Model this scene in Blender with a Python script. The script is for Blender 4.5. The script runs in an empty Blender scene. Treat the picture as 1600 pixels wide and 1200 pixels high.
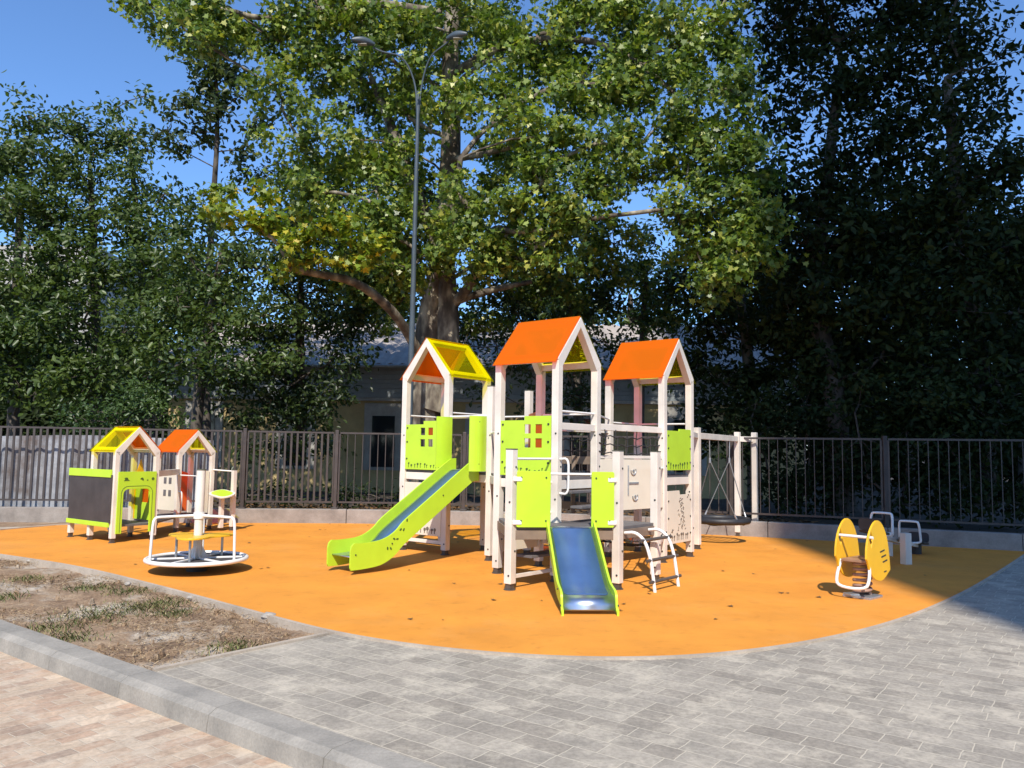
import bpy, bmesh, math, random
import numpy as np
from mathutils import Vector, Matrix
random.seed(7); RNG = np.random.default_rng(7)
S = bpy.context.scene
COL = S.collection

# ------------------------------------------------------------------ camera
F_PX, TILT, ROLL, CAM_H = 1232.5, 0.0853, 0.016, 1.5
_f = Vector((0, math.cos(TILT), math.sin(TILT)))
_u0 = Vector((0, -math.sin(TILT), math.cos(TILT))); _r0 = Vector((1, 0, 0))
_r = math.cos(ROLL) * _r0 + math.sin(ROLL) * _u0
_u = math.cos(ROLL) * _u0 - math.sin(ROLL) * _r0
cd = bpy.data.cameras.new('camera'); cam = bpy.data.objects.new('camera', cd); COL.objects.link(cam)
cd.sensor_fit = 'HORIZONTAL'; cd.sensor_width = 36.0; cd.lens = 36.0 * F_PX / 1600.0
cd.clip_start = 0.05; cd.clip_end = 3000
cam.matrix_world = Matrix(((_r.x, _u.x, -_f.x, 0), (_r.y, _u.y, -_f.y, 0), (_r.z, _u.z, -_f.z, CAM_H), (0, 0, 0, 1)))
S.camera = cam

def at(px, py, Y):                 # a point seen at a pixel of the photograph, at a distance Y
    d = _f + (px - 800) / F_PX * _r - (py - 600) / F_PX * _u
    return Vector((0, 0, CAM_H)) + d * (Y / d.y)
def on(px, py, z=0.0):             # a point seen at a pixel, on the level z
    d = _f + (px - 800) / F_PX * _r - (py - 600) / F_PX * _u
    return Vector((0, 0, CAM_H)) + d * ((z - CAM_H) / d.z)

# ------------------------------------------------------------------ light
SUN_EL, SUN_AZ = math.radians(47), math.radians(182.0)
w = bpy.data.worlds.new('World'); S.world = w; w.use_nodes = True
nt = w.node_tree
sky = nt.nodes.new('ShaderNodeTexSky'); sky.sky_type = 'NISHITA'; sky.sun_disc = False
sky.sun_elevation = SUN_EL; sky.sun_rotation = SUN_AZ
sky.air_density = 1.0; sky.dust_density = 0.2; sky.ozone_density = 10.0
bg = nt.nodes['Background']; nt.links.new(sky.outputs[0], bg.inputs[0]); bg.inputs[1].default_value = 0.15
ld = bpy.data.lights.new('sun', 'SUN'); ld.energy = 4.0; ld.angle = math.radians(0.53); ld.color = (1, 0.94, 0.84)
sun = bpy.data.objects.new('sun', ld); COL.objects.link(sun)
sdir = Vector((math.sin(SUN_AZ) * math.cos(SUN_EL), math.cos(SUN_AZ) * math.cos(SUN_EL), math.sin(SUN_EL)))
sun.rotation_euler = sdir.to_track_quat('Z', 'Y').to_euler(); sun.location = sdir * 40
S.view_settings.view_transform = 'Standard'; S.view_settings.look = 'None'
S.view_settings.exposure = 0.55; S.view_settings.gamma = 1.0

# ------------------------------------------------------------------ materials
def newmat(name):
    m = bpy.data.materials.new(name); m.use_nodes = True
    return m, m.node_tree, m.node_tree.nodes['Principled BSDF']
def N(t, typ, **kw):
    n = t.nodes.new(typ)
    for k, v in kw.items(): setattr(n, k, v)
    return n
def noise(t, scale, detail=4, rough=0.55, coord='Object'):
    tc = N(t, 'ShaderNodeTexCoord'); n = N(t, 'ShaderNodeTexNoise')
    n.inputs['Scale'].default_value = scale; n.inputs['Detail'].default_value = detail; n.inputs['Roughness'].default_value = rough
    t.links.new(tc.outputs[coord], n.inputs['Vector']); return n
def ramp(t, src, stops):
    r = N(t, 'ShaderNodeValToRGB'); e = r.color_ramp.elements
    while len(e) < len(stops): e.new(0.5)
    for i, (p, c) in enumerate(stops):
        e[i].position = p; e[i].color = (*c, 1) if len(c) == 3 else c
    t.links.new(src, r.inputs[0]); return r
def mixc(t, fac, a, b, typ='MIX'):
    m = N(t, 'ShaderNodeMix'); m.data_type = 'RGBA'; m.blend_type = typ
    for s, v in ((0, fac), (6, a), (7, b)):
        if hasattr(v, 'is_output'): t.links.new(v, m.inputs[s])
        elif s == 0: m.inputs[0].default_value = v
        else: m.inputs[s].default_value = (*v, 1)
    return m.outputs[2]
def bump(t, b, h, strength=0.3, dist=0.01):
    n = N(t, 'ShaderNodeBump'); n.inputs['Strength'].default_value = strength; n.inputs['Distance'].default_value = dist
    t.links.new(h, n.inputs['Height']); t.links.new(n.outputs[0], b.inputs['Normal'])

def paint(name, c, rough=0.4, var=0.12, scale=6, metal=0.0, bmp=0.05):
    m, t, b = newmat(name)
    n = noise(t, scale, 5)
    d = tuple(x * (1 - var) for x in c); l = tuple(min(1, x * (1 + var * .5)) for x in c)
    r = ramp(t, n.outputs[0], [(0.3, d), (0.65, l)])
    t.links.new(r.outputs[0], b.inputs['Base Color'])
    n2 = noise(t, scale * 3, 3)
    rr = N(t, 'ShaderNodeMapRange'); rr.inputs[3].default_value = max(0, rough - .1); rr.inputs[4].default_value = min(1, rough + .12)
    t.links.new(n2.outputs[0], rr.inputs[0]); t.links.new(rr.outputs[0], b.inputs['Roughness'])
    b.inputs['Metallic'].default_value = metal
    if bmp: bump(t, b, noise(t, 140, 2).outputs[0], bmp, 0.003)
    return m

M = {}
M['white'] = paint('cream_timber_paint', (0.74, 0.67, 0.585), 0.45, 0.18, 2.2)
M['cream'] = paint('cream_board', (0.74, 0.67, 0.54), 0.4, 0.05, 4)
M['lime'] = paint('lime_board', (0.47, 0.70, 0.035), 0.35, 0.08, 3)
M['steelwhite'] = paint('white_powder_coat', (0.80, 0.78, 0.75), 0.3, 0.06, 8, bmp=0)
M['yellow'] = paint('yellow_board', (0.80, 0.46, 0.02), 0.35, 0.08, 4)
M['deck'] = paint('grey_deck_board', (0.13, 0.12, 0.12), 0.6, 0.2, 8)
M['floor'] = paint('dark_floor_plate', (0.055, 0.05, 0.052), 0.85, 0.25, 12)
M['chalk'] = paint('blackboard_face', (0.055, 0.047, 0.045), 0.6, 0.25, 3)
M['orangeboard'] = paint('orange_board', (0.78, 0.13, 0.02), 0.4, 0.1, 4)
M['dark'] = paint('dark_plastic', (0.025, 0.025, 0.028), 0.5, 0.2, 8)
M['rope'] = paint('black_rope', (0.03, 0.028, 0.028), 0.8, 0.2, 30)
M['ropegrey'] = paint('grey_rope', (0.16, 0.16, 0.16), 0.7, 0.2, 30)
M['cap'] = paint('olive_cap', (0.10, 0.10, 0.07), 0.5, 0.1, 8)
M['galv'] = paint('galvanised_steel', (0.45, 0.45, 0.45), 0.4, 0.2, 20, metal=0.7, bmp=0)
M['rung'] = paint('brown_grey_rung', (0.085, 0.068, 0.056), 0.5, 0.15, 10)
M['brownwood'] = paint('brown_seat_wood', (0.30, 0.17, 0.10), 0.5, 0.25, 10)
M['spring'] = paint('spring_coil_paint', (0.33, 0.20, 0.15), 0.4, 0.15, 10, bmp=0)
M['fence'] = paint('brown_grey_fence_paint', (0.058, 0.047, 0.043), 0.45, 0.25, 5, bmp=0)
M['lamp'] = paint('grey_blue_lamp_paint', (0.062, 0.082, 0.10), 0.4, 0.15, 4, bmp=0)
M['hinge'] = paint('black_ink', (0.03, 0.035, 0.03), 0.6, 0.1, 8, bmp=0)
M['limeink'] = paint('dark_green_carving', (0.07, 0.13, 0.02), 0.6, 0.1, 8, bmp=0)
M['creamink'] = paint('brown_carving', (0.16, 0.13, 0.10), 0.7, 0.1, 8, bmp=0)
M['overlay'] = paint('blue_overlay', (0.052, 0.108, 0.25), 0.35, 0.12, 5)
M['brown'] = paint('brown_board', (0.21, 0.155, 0.115), 0.55, 0.2, 6)
M['lens'] = paint('lamp_lens', (0.35, 0.32, 0.27), 0.2, 0.05, 8, bmp=0)

m, t, b = newmat('brushed_slide_steel')
b.inputs['Metallic'].default_value = 1.0; b.inputs['Base Color'].default_value = (0.56, 0.62, 0.72, 1)
n = noise(t, 9, 4); rr = N(t, 'ShaderNodeMapRange'); rr.inputs[3].default_value = .3; rr.inputs[4].default_value = .45
t.links.new(n.outputs[0], rr.inputs[0]); t.links.new(rr.outputs[0], b.inputs['Roughness'])
bump(t, b, noise(t, 5, 3).outputs[0], 0.12, 0.03)
M['steel'] = m

def sheet_mat(name, tr, di, fac):
    m, t, b = newmat(name)
    b.inputs['Base Color'].default_value = (*di, 1); b.inputs['Roughness'].default_value = 0.25
    tp = N(t, 'ShaderNodeBsdfTransparent'); tp.inputs[0].default_value = (*tr, 1)
    tl = N(t, 'ShaderNodeBsdfTranslucent'); tl.inputs[0].default_value = (*di, 1)
    a = N(t, 'ShaderNodeMixShader'); a.inputs[0].default_value = 0.3
    t.links.new(b.outputs[0], a.inputs[1]); t.links.new(tl.outputs[0], a.inputs[2])
    x = N(t, 'ShaderNodeMixShader'); x.inputs[0].default_value = fac
    t.links.new(a.outputs[0], x.inputs[1]); t.links.new(tp.outputs[0], x.inputs[2])
    t.links.new(x.outputs[0], t.nodes['Material Output'].inputs[0]); return m
M['sheet_orange'] = sheet_mat('orange_translucent_sheet', (1.0, 0.32, 0.012), (1.0, 0.33, 0.006), 0.60)
M['pane_orange'] = sheet_mat('orange_pane', (0.9, 0.25, 0.02), (0.6, 0.15, 0.01), 0.4)
M['sheet_yellow'] = sheet_mat('yellow_clear_sheet', (0.97, 0.95, 0.08), (0.85, 0.80, 0.012), 0.90)

def leaf_mat(name, c1, c2, c3=None, trans=0.32, rough=0.42, spec=0.5):
    m, t, b = newmat(name)
    g = N(t, 'ShaderNodeNewGeometry')
    st = [(0.0, c1), (0.75, c2)] + ([(0.97, c3)] if c3 else [])
    r = ramp(t, g.outputs['Random Per Island'], st)
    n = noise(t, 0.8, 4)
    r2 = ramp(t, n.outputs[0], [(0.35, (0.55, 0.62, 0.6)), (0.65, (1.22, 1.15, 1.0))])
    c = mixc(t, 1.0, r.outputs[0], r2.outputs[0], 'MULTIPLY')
    t.links.new(c, b.inputs['Base Color']); b.inputs['Roughness'].default_value = rough
    b.inputs['Specular IOR Level'].default_value = spec
    tl = N(t, 'ShaderNodeBsdfTranslucent')
    c2_ = mixc(t, 1.0, c, (1.5, 1.6, 0.7), 'MULTIPLY'); t.links.new(c2_, tl.inputs[0])
    x = N(t, 'ShaderNodeMixShader'); x.inputs[0].default_value = trans
    t.links.new(b.outputs[0], x.inputs[1]); t.links.new(tl.outputs[0], x.inputs[2])
    t.links.new(x.outputs[0], t.nodes['Material Output'].inputs[0]); return m
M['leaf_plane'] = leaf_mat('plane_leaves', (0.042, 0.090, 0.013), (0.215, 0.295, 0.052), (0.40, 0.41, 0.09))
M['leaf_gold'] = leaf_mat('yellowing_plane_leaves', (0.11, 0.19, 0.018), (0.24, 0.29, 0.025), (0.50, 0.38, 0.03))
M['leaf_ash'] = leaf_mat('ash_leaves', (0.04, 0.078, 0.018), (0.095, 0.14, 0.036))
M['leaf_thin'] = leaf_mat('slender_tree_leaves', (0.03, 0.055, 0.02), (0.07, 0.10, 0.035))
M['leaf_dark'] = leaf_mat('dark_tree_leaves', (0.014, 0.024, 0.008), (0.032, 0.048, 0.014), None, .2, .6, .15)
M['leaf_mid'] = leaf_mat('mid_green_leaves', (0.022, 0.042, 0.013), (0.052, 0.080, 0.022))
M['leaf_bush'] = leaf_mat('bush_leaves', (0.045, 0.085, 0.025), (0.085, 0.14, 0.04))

def bark_mat(name, stops, scale, bstr=0.6):
    m, t, b = newmat(name)
    tc = N(t, 'ShaderNodeTexCoord'); mp = N(t, 'ShaderNodeMapping'); mp.inputs['Scale'].default_value = (1, 1, 0.45)
    t.links.new(tc.outputs['Object'], mp.inputs[0])
    n = N(t, 'ShaderNodeTexNoise'); n.inputs['Scale'].default_value = scale; n.inputs['Detail'].default_value = 6
    t.links.new(mp.outputs[0], n.inputs[0])
    r = ramp(t, n.outputs[0], stops); t.links.new(r.outputs[0], b.inputs['Base Color'])
    b.inputs['Roughness'].default_value = 0.85; bump(t, b, n.outputs[0], bstr, 0.03); return m
M['bark_plane'] = bark_mat('plane_bark', [(0.36, (0.055, 0.042, 0.03)), (0.48, (0.12, 0.095, 0.07)), (0.56, (0.21, 0.18, 0.13)), (0.66, (0.36, 0.31, 0.23))], 4.5)
M['bark'] = bark_mat('grey_bark', [(0.35, (0.035, 0.028, 0.022)), (0.6, (0.11, 0.09, 0.072))], 9)

# ground materials
m, t, b = newmat('orange_rubber_granules')
n1 = noise(t, 260, 2); n2 = noise(t, 1.3, 5, .6); n3 = noise(t, 7, 5, .65)
r1 = ramp(t, n1.outputs[0], [(0.3, (0.54, 0.180, 0.015)), (0.5, (0.74, 0.282, 0.026)), (0.72, (0.86, 0.38, 0.05))])
r2 = ramp(t, n2.outputs[0], [(0.3, (0.84, 0.82, 0.80)), (0.7, (1.05, 1.06, 1.1))])
r3 = ramp(t, n3.outputs[0], [(0.30, (0.76, 0.71, 0.66)), (0.44, (1, 1, 1)), (0.66, (1, 1, 1)), (0.78, (1.08, 1.12, 1.3))])
c = mixc(t, 1, r1.outputs[0], r2.outputs[0], 'MULTIPLY'); c = mixc(t, 0.6, c, r3.outputs[0], 'MULTIPLY')
n4 = noise(t, 0.55, 7, .72); r4 = ramp(t, n4.outputs[0], [(0.52, (0, 0, 0)), (0.78, (.34, .34, .34))]); c = mixc(t, r4.outputs[0], c, (0.62, 0.36, 0.13))
t.links.new(c, b.inputs['Base Color']); b.inputs['Roughness'].default_value = 0.85
bump(t, b, n1.outputs[0], 0.5, 0.004); M['rubber'] = m

def paver_mat(name, ang, bw, bh, cols, mortar, msize, squash=1.0, sqf=2, dirt=(0.5, 0.46, 0.4), dirtamt=0.3):
    m, t, b = newmat(name)
    tc = N(t, 'ShaderNodeTexCoord'); mp = N(t, 'ShaderNodeMapping'); mp.inputs['Rotation'].default_value = (0, 0, -ang)
    wn = noise(t, 7, 3, .6); sb = N(t, 'ShaderNodeVectorMath', operation='SUBTRACT'); sb.inputs[1].default_value = (.5, .5, .5); t.links.new(wn.outputs['Color'], sb.inputs[0])
    scl = N(t, 'ShaderNodeVectorMath', operation='SCALE'); scl.inputs['Scale'].default_value = 0.022; t.links.new(sb.outputs[0], scl.inputs[0])
    av = N(t, 'ShaderNodeVectorMath', operation='ADD'); t.links.new(tc.outputs['Object'], av.inputs[0]); t.links.new(scl.outputs[0], av.inputs[1])
    t.links.new(av.outputs[0], mp.inputs[0])
    def brick(off, c1, c2):
        k = N(t, 'ShaderNodeTexBrick'); k.offset = 0.43; k.offset_frequency = 2; k.squash = squash; k.squash_frequency = sqf
        k.inputs['Color1'].default_value = (*c1, 1); k.inputs['Color2'].default_value = (*c2, 1); k.inputs['Mortar'].default_value = (0, 0, 0, 1)
        k.inputs['Scale'].default_value = 1; k.inputs['Mortar Size'].default_value = msize; k.inputs['Mortar Smooth'].default_value = 0.4
        k.inputs['Brick Width'].default_value = bw; k.inputs['Row Height'].default_value = bh
        t.links.new(mp.outputs[0], k.inputs[0]); return k
    k = brick(0, (0, 0, 0), (1, 1, 1)); k.inputs['Mortar'].default_value = (.5, .5, .5, 1)
    r = ramp(t, k.outputs['Color'], cols)
    nv = noise(t, 2.2, 6, .65); nf = noise(t, 34, 5, .7)
    rv = ramp(t, nv.outputs[0], [(0.3, (0.74, 0.74, 0.74)), (0.7, (1.18, 1.17, 1.15))])
    rf = ramp(t, nf.outputs[0], [(0.25, (0.68, 0.68, 0.68)), (0.75, (1.22, 1.22, 1.22))])
    c = mixc(t, 1, r.outputs[0], rv.outputs[0], 'MULTIPLY'); c = mixc(t, 1, c, rf.outputs[0], 'MULTIPLY')
    c = mixc(t, k.outputs['Fac'], c, mortar)
    nd = noise(t, 2.6, 8, .78); rd = ramp(t, nd.outputs[0], [(0.50, (0, 0, 0)), (0.66, (1, 1, 1))])
    mm = N(t, 'ShaderNodeMath', operation='MULTIPLY'); mm.inputs[1].default_value = dirtamt; t.links.new(rd.outputs[0], mm.inputs[0])
    c = mixc(t, mm.outputs[0], c, dirt)
    t.links.new(c, b.inputs['Base Color']); b.inputs['Roughness'].default_value = 0.8
    iv = N(t, 'ShaderNodeMath', operation='SUBTRACT'); iv.inputs[0].default_value = 1; t.links.new(k.outputs['Fac'], iv.inputs[1])
    ad = N(t, 'ShaderNodeMath', operation='MULTIPLY_ADD'); ad.inputs[1].default_value = 0.35; t.links.new(nf.outputs[0], ad.inputs[0]); t.links.new(iv.outputs[0], ad.inputs[2])
    bump(t, b, ad.outputs[0], 0.5, 0.006); return m
KA = math.atan2(-2.61, 3.49)
M['paver'] = paver_mat('grey_concrete_pavers', KA, 0.30, 0.155, [(0.0, (0.295, 0.258, 0.21)), (0.5, (0.335, 0.297, 0.245)), (1.0, (0.385, 0.34, 0.277))], (0.49, 0.43, 0.335), 0.0045, 0.62, 3, (0.58, 0.51, 0.40), 0.7)
M['brickpath'] = paver_mat('pink_clay_pavers', KA + math.pi / 2, 0.2, 0.1, [(0.0, (0.36, 0.27, 0.20)), (0.35, (0.47, 0.32, 0.22)), (0.7, (0.50, 0.38, 0.27)), (1.0, (0.58, 0.46, 0.34))], (0.48, 0.40, 0.30), 0.004, 1.0, 2, (0.56, 0.47, 0.36), 0.75)

m, t, b = newmat('dry_soil')
n1 = noise(t, 3.2, 8, .7); n2 = noise(t, 45, 5, .7); n3 = noise(t, 1.1, 6, .65)
r1 = ramp(t, n1.outputs[0], [(0.3, (0.14, 0.085, 0.05)), (0.5, (0.30, 0.20, 0.122)), (0.7, (0.45, 0.33, 0.215))])
r2 = ramp(t, n2.outputs[0], [(0.25, (0.5, 0.48, 0.45)), (0.7, (1.3, 1.3, 1.3))])
r3 = ramp(t, n3.outputs[0], [(0.52, (0, 0, 0)), (0.64, (1, 1, 1))])
c = mixc(t, 1, r1.outputs[0], r2.outputs[0], 'MULTIPLY'); c = mixc(t, r3.outputs[0], c, (0.50, 0.43, 0.34))
t.links.new(c, b.inputs['Base Color']); b.inputs['Roughness'].default_value = 0.95; bump(t, b, n2.outputs[0], 0.9, 0.02)
M['soil'] = m
m, t, b = newmat('leaf_litter_soil')
n1 = noise(t, 2.0, 8, .7); n2 = noise(t, 30, 5, .7)
r1 = ramp(t, n1.outputs[0], [(0.35, (0.030, 0.022, 0.015)), (0.6, (0.085, 0.062, 0.04))])
r2 = ramp(t, n2.outputs[0], [(0.25, (0.5, 0.5, 0.5)), (0.7, (1.3, 1.3, 1.3))])
t.links.new(mixc(t, 1, r1.outputs[0], r2.outputs[0], 'MULTIPLY'), b.inputs['Base Color']); b.inputs['Roughness'].default_value = 0.95
bump(t, b, n2.outputs[0], 0.8, 0.02); M['litter'] = m

def concrete(name, a, d):
    m, t, b = newmat(name)
    n1 = noise(t, 2.5, 7, .65); n2 = noise(t, 60, 4, .6)
    r1 = ramp(t, n1.outputs[0], [(0.3, d), (0.7, a)]); r2 = ramp(t, n2.outputs[0], [(0.25, (0.82, 0.82, 0.82)), (0.75, (1.12, 1.12, 1.12))])
    t.links.new(mixc(t, 1, r1.outputs[0], r2.outputs[0], 'MULTIPLY'), b.inputs['Base Color']); b.inputs['Roughness'].default_value = 0.85
    bump(t, b, n2.outputs[0], 0.3, 0.005); return m
M['kerb'] = concrete('kerb_concrete', (0.37, 0.335, 0.285), (0.20, 0.185, 0.16))
M['edging'] = concrete('edging_concrete', (0.52, 0.44, 0.35), (0.32, 0.26, 0.20))
M['wall_conc'] = concrete('low_wall_concrete', (0.36, 0.32, 0.285), (0.19, 0.165, 0.145))
M['stone'] = concrete('pale_stone', (0.42, 0.38, 0.33), (0.25, 0.22, 0.19))
M['render_y'] = concrete('ochre_render', (0.58, 0.44, 0.21), (0.42, 0.32, 0.15))
M['render_grey'] = concrete('grey_render', (0.45, 0.44, 0.42), (0.36, 0.35, 0.33))
M['trimw'] = concrete('white_trim', (0.46, 0.44, 0.40), (0.30, 0.28, 0.25))
M['siding'] = concrete('blue_grey_siding', (0.34, 0.37, 0.38), (0.25, 0.28, 0.29))
M['roofcorr'] = concrete('corrugated_roof_sheet', (0.46, 0.40, 0.35), (0.30, 0.27, 0.25))
m, t, b = newmat('corrugated_metal_sheet')
n1 = noise(t, 1.4, 7, .7); n2 = noise(t, 9, 5, .6)
r1 = ramp(t, n1.outputs[0], [(0.35, (0.16, 0.13, 0.12)), (0.52, (0.30, 0.31, 0.34)), (0.66, (0.46, 0.47, 0.50))])
t.links.new(r1.outputs[0], b.inputs['Base Color']); b.inputs['Metallic'].default_value = 0.25; b.inputs['Roughness'].default_value = 0.5
bump(t, b, n2.outputs[0], 0.2, 0.01); M['sheetmetal'] = m
m, t, b = newmat('window_glass')
b.inputs['Base Color'].default_value = (0.015, 0.018, 0.022, 1); b.inputs['Roughness'].default_value = 0.08; M['glass'] = m

# ------------------------------------------------------------------ mesh tools
class MB:
    def __init__(s): s.v = []; s.f = []; s.sm = []
    def add(s, vs, fs, smooth=False):
        o = len(s.v); s.v += [tuple(x) for x in vs]
        for f in fs: s.f.append([i + o for i in f]); s.sm.append(smooth)
        return s
    def box(s, c, sx, sy, sz, rz=0.0):
        ca, sa = math.cos(rz), math.sin(rz); vs = []
        for z in (-.5, .5):
            for x, y in ((-.5, -.5), (.5, -.5), (.5, .5), (-.5, .5)):
                X, Y = x * sx, y * sy; vs.append((c[0] + X * ca - Y * sa, c[1] + X * sa + Y * ca, c[2] + z * sz))
        return s.add(vs, [(3, 2, 1, 0), (4, 5, 6, 7), (0, 1, 5, 4), (1, 2, 6, 5), (2, 3, 7, 6), (3, 0, 4, 7)])
    def bar(s, p, q, w, h, up=(0, 0, 1)):
        p, q = Vector(p), Vector(q); d = (q - p).normalized(); u = Vector(up)
        x = d.cross(u)
        if x.length < 1e-4: x = Vector((1, 0, 0))
        x.normalize(); y = x.cross(d).normalized(); vs = []
        for P in (p, q):
            for a, b in ((-1, -1), (1, -1), (1, 1), (-1, 1)): vs.append(P + x * a * w / 2 + y * b * h / 2)
        return s.add(vs, [(0, 1, 2, 3), (7, 6, 5, 4), (4, 5, 1, 0), (5, 6, 2, 1), (6, 7, 3, 2), (7, 4, 0, 3)])
    def tube(s, pts, r, n=8, closed=False, cap=True):
        pts = [Vector(p) for p in pts]; L = len(pts); rs = r if isinstance(r, (list, tuple)) else [r] * L
        rings = []; nx = None
        for i, p in enumerate(pts):
            a = pts[i - 1] if (i or closed) else pts[0]; b = pts[(i + 1) % L] if (i < L - 1 or closed) else pts[-1]
            d = (b - a).normalized()
            if nx is None:
                nx = d.cross(Vector((0, 0, 1)))
                if nx.length < 1e-3: nx = d.cross(Vector((1, 0, 0)))
            nx = (nx - d * nx.dot(d)).normalized(); ny = d.cross(nx)
            rings.append([p + (nx * math.cos(k * 2 * math.pi / n) + ny * math.sin(k * 2 * math.pi / n)) * rs[i] for k in range(n)])
        vs = [v for R in rings for v in R]; fs = []
        for i in range(L if closed else L - 1):
            j = (i + 1) % L
            for k in range(n): fs.append((i * n + k, i * n + (k + 1) % n, j * n + (k + 1) % n, j * n + k))
        s.add(vs, fs, True)
        if cap and not closed:
            s.add(rings[0], [tuple(reversed(range(n)))]); s.add(rings[-1], [tuple(range(n))])
        return s
    def cyl(s, c, r, h, n=16, r2=None):
        return s.tube([Vector(c), Vector(c) + Vector((0, 0, h))], [r, r if r2 is None else r2], n)
    def plate(s, outer, holes, o, du, n, th, v=(0, 0, 1)):
        """flat board: outline (u, z) with holes, in the plane through o spanned by du and v, thickness th along n"""
        bm = bmesh.new(); loops = []
        for lp in [outer] + list(holes):
            vv = [bm.verts.new((a, b, 0)) for a, b in lp]
            for i in range(len(vv)): bm.edges.new((vv[i], vv[(i + 1) % len(vv)]))
            loops.append(len(lp))
        bm.verts.ensure_lookup_table(); bm.verts.index_update()
        bmesh.ops.triangle_fill(bm, use_beauty=True, use_dissolve=False, edges=bm.edges[:], normal=(0, 0, 1))
        tris = [[x.index for x in f.verts] for f in bm.faces]; uv = [(x.co.x, x.co.y) for x in bm.verts]; bm.free()
        o, du, n, v = Vector(o), Vector(du), Vector(n), Vector(v); k = len(uv)
        P = lambda a, b, w: o + du * a + v * b + n * w
        vs = [P(a, b, th / 2) for a, b in uv] + [P(a, b, -th / 2) for a, b in uv]
        flip = du.cross(v).dot(n) < 0; fs = []
        for f in tris:
            a = np.array([uv[i] for i in f]); ar = np.cross(a[1] - a[0], a[2] - a[0])
            ff = list(f) if ar > 0 else list(reversed(f))
            if flip: ff.reverse()
            fs.append(ff); fs.append([i + k for i in reversed(ff)])
        st = 0
        for L in loops:
            for i in range(L):
                a, b = st + i, st + (i + 1) % L; fs.append([a, b, b + k, a + k])
            st += L
        return s.add(vs, fs)
    def disc(s, c, n, r, th, seg=12):
        n = Vector(n).normalized(); return s.tube([Vector(c) - n * th / 2, Vector(c) + n * th / 2], r, seg)

def link(name, me, mat, parent=None, loc=None):
    o = bpy.data.objects.new(name, me); COL.objects.link(o)
    if mat is not None and not me.materials: me.materials.append(mat)
    if parent: o.parent = parent
    if loc is not None: o.location = loc
    return o
def wloc(o):
    v = Vector((0, 0, 0))
    while o: v += o.location; o = o.parent
    return v
def obj(name, mb, mat, parent=None, bevel=0.0, label=None, fix=True, origin=None):
    me = bpy.data.meshes.new(name)
    off = wloc(parent) if parent else (Vector(origin) if origin is not None else Vector((0, 0, 0)))
    me.from_pydata([(a - off.x, b - off.y, c - off.z) for a, b, c in mb.v], [], mb.f)
    if fix:
        bm = bmesh.new(); bm.from_mesh(me); bmesh.ops.remove_doubles(bm, verts=bm.verts, dist=1e-6) if bevel else None
        bmesh.ops.recalc_face_normals(bm, faces=bm.faces); bm.to_mesh(me); bm.free()
    if any(mb.sm) and len(me.polygons) == len(mb.sm): me.polygons.foreach_set('use_smooth', mb.sm)
    me.update()
    o = link(name, me, mat, parent)
    if origin is not None and not parent: o.location = off
    if bevel:
        bv = o.modifiers.new('bevel', 'BEVEL'); bv.width = bevel; bv.segments = 2; bv.limit_method = 'ANGLE'; bv.angle_limit = math.radians(50)
    if label: o['label'] = label
    return o
def thing(name, label, cat, loc=(0, 0, 0), group=None):
    o = bpy.data.objects.new(name, None); COL.objects.link(o); o.location = loc; o.empty_display_size = 0.2
    o['label'] = label; o['category'] = cat
    if group: o['group'] = group
    return o
def tag(o, label, cat, group=None, kind=None):
    o['label'] = label; o['category'] = cat
    if group: o['group'] = group
    if kind: o['kind'] = kind
    return o
def struct(name, mb, mat, fix=True):
    o = obj(name, mb, mat, fix=fix); o['kind'] = 'structure'; return o
def V3(p, z): return Vector((p[0], p[1], z))
def arc(c, r, a0, a1, n): return [(c[0] + r * math.cos(math.radians(a0 + (a1 - a0) * i / n)), c[1] + r * math.sin(math.radians(a0 + (a1 - a0) * i / n))) for i in range(n + 1)]
def rrect(x0, y0, x1, y1, r, n=4):
    return arc((x1 - r, y1 - r), r, 0, 90, n) + arc((x0 + r, y1 - r), r, 90, 180, n) + arc((x0 + r, y0 + r), r, 180, 270, n) + arc((x1 - r, y0 + r), r, 270, 360, n)
def smooth(pts, it=2):
    pts = [Vector(p) for p in pts]
    for _ in range(it):
        q = [pts[0]]
        for a, b in zip(pts, pts[1:]): q += [a * .75 + b * .25, a * .25 + b * .75]
        pts = q + [pts[-1]]
    return pts
def sheet(poly, z):
    return MB().add([(p[0], p[1], z) for p in poly], [list(range(len(poly)))])

# ------------------------------------------------------------------ ground
struct('ground', sheet([(-400, -60), (400, -60), (400, 900), (-400, 900)], -0.30), M['litter'])
# rubber outline
front = [(-9.6, 12.44), (-6.91, 10.87), (-5.40, 10.01), (-3.76, 8.66), (-2.14, 7.19), (-1.45, 6.57)]
front = [(-8.9, 12.0), (-6.95, 10.85), (-5.35, 9.92), (-3.76, 8.62), (-2.14, 7.19), (-1.45, 6.60), (-0.72, 6.19), (0.03, 5.96), (0.73, 5.90), (1.46, 6.02), (2.36, 6.45), (3.52, 7.32), (4.97, 8.83), (6.6, 10.75), (8.5, 13.06)]
fs = [(p.x, p.y) for p in smooth([(a, b, 0) for a, b in front], 3)]
WALL = [(-15, 14.55), (-9.9, 15.25), (-3.3, 16.08), (0.5, 16.10), (4.74, 14.66), (8.42, 13.10), (13.5, 10.9)]
rear = [(8.42, 13.10), (4.74, 14.66), (0.5, 16.10), (-3.3, 16.08), (-7.6, 15.54), (-8.42, 14.8), (-8.8, 13.9), (-9.0, 13.0)]
struct('playground_surface', sheet(fs + rear, 0.004), M['rubber'])
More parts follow.
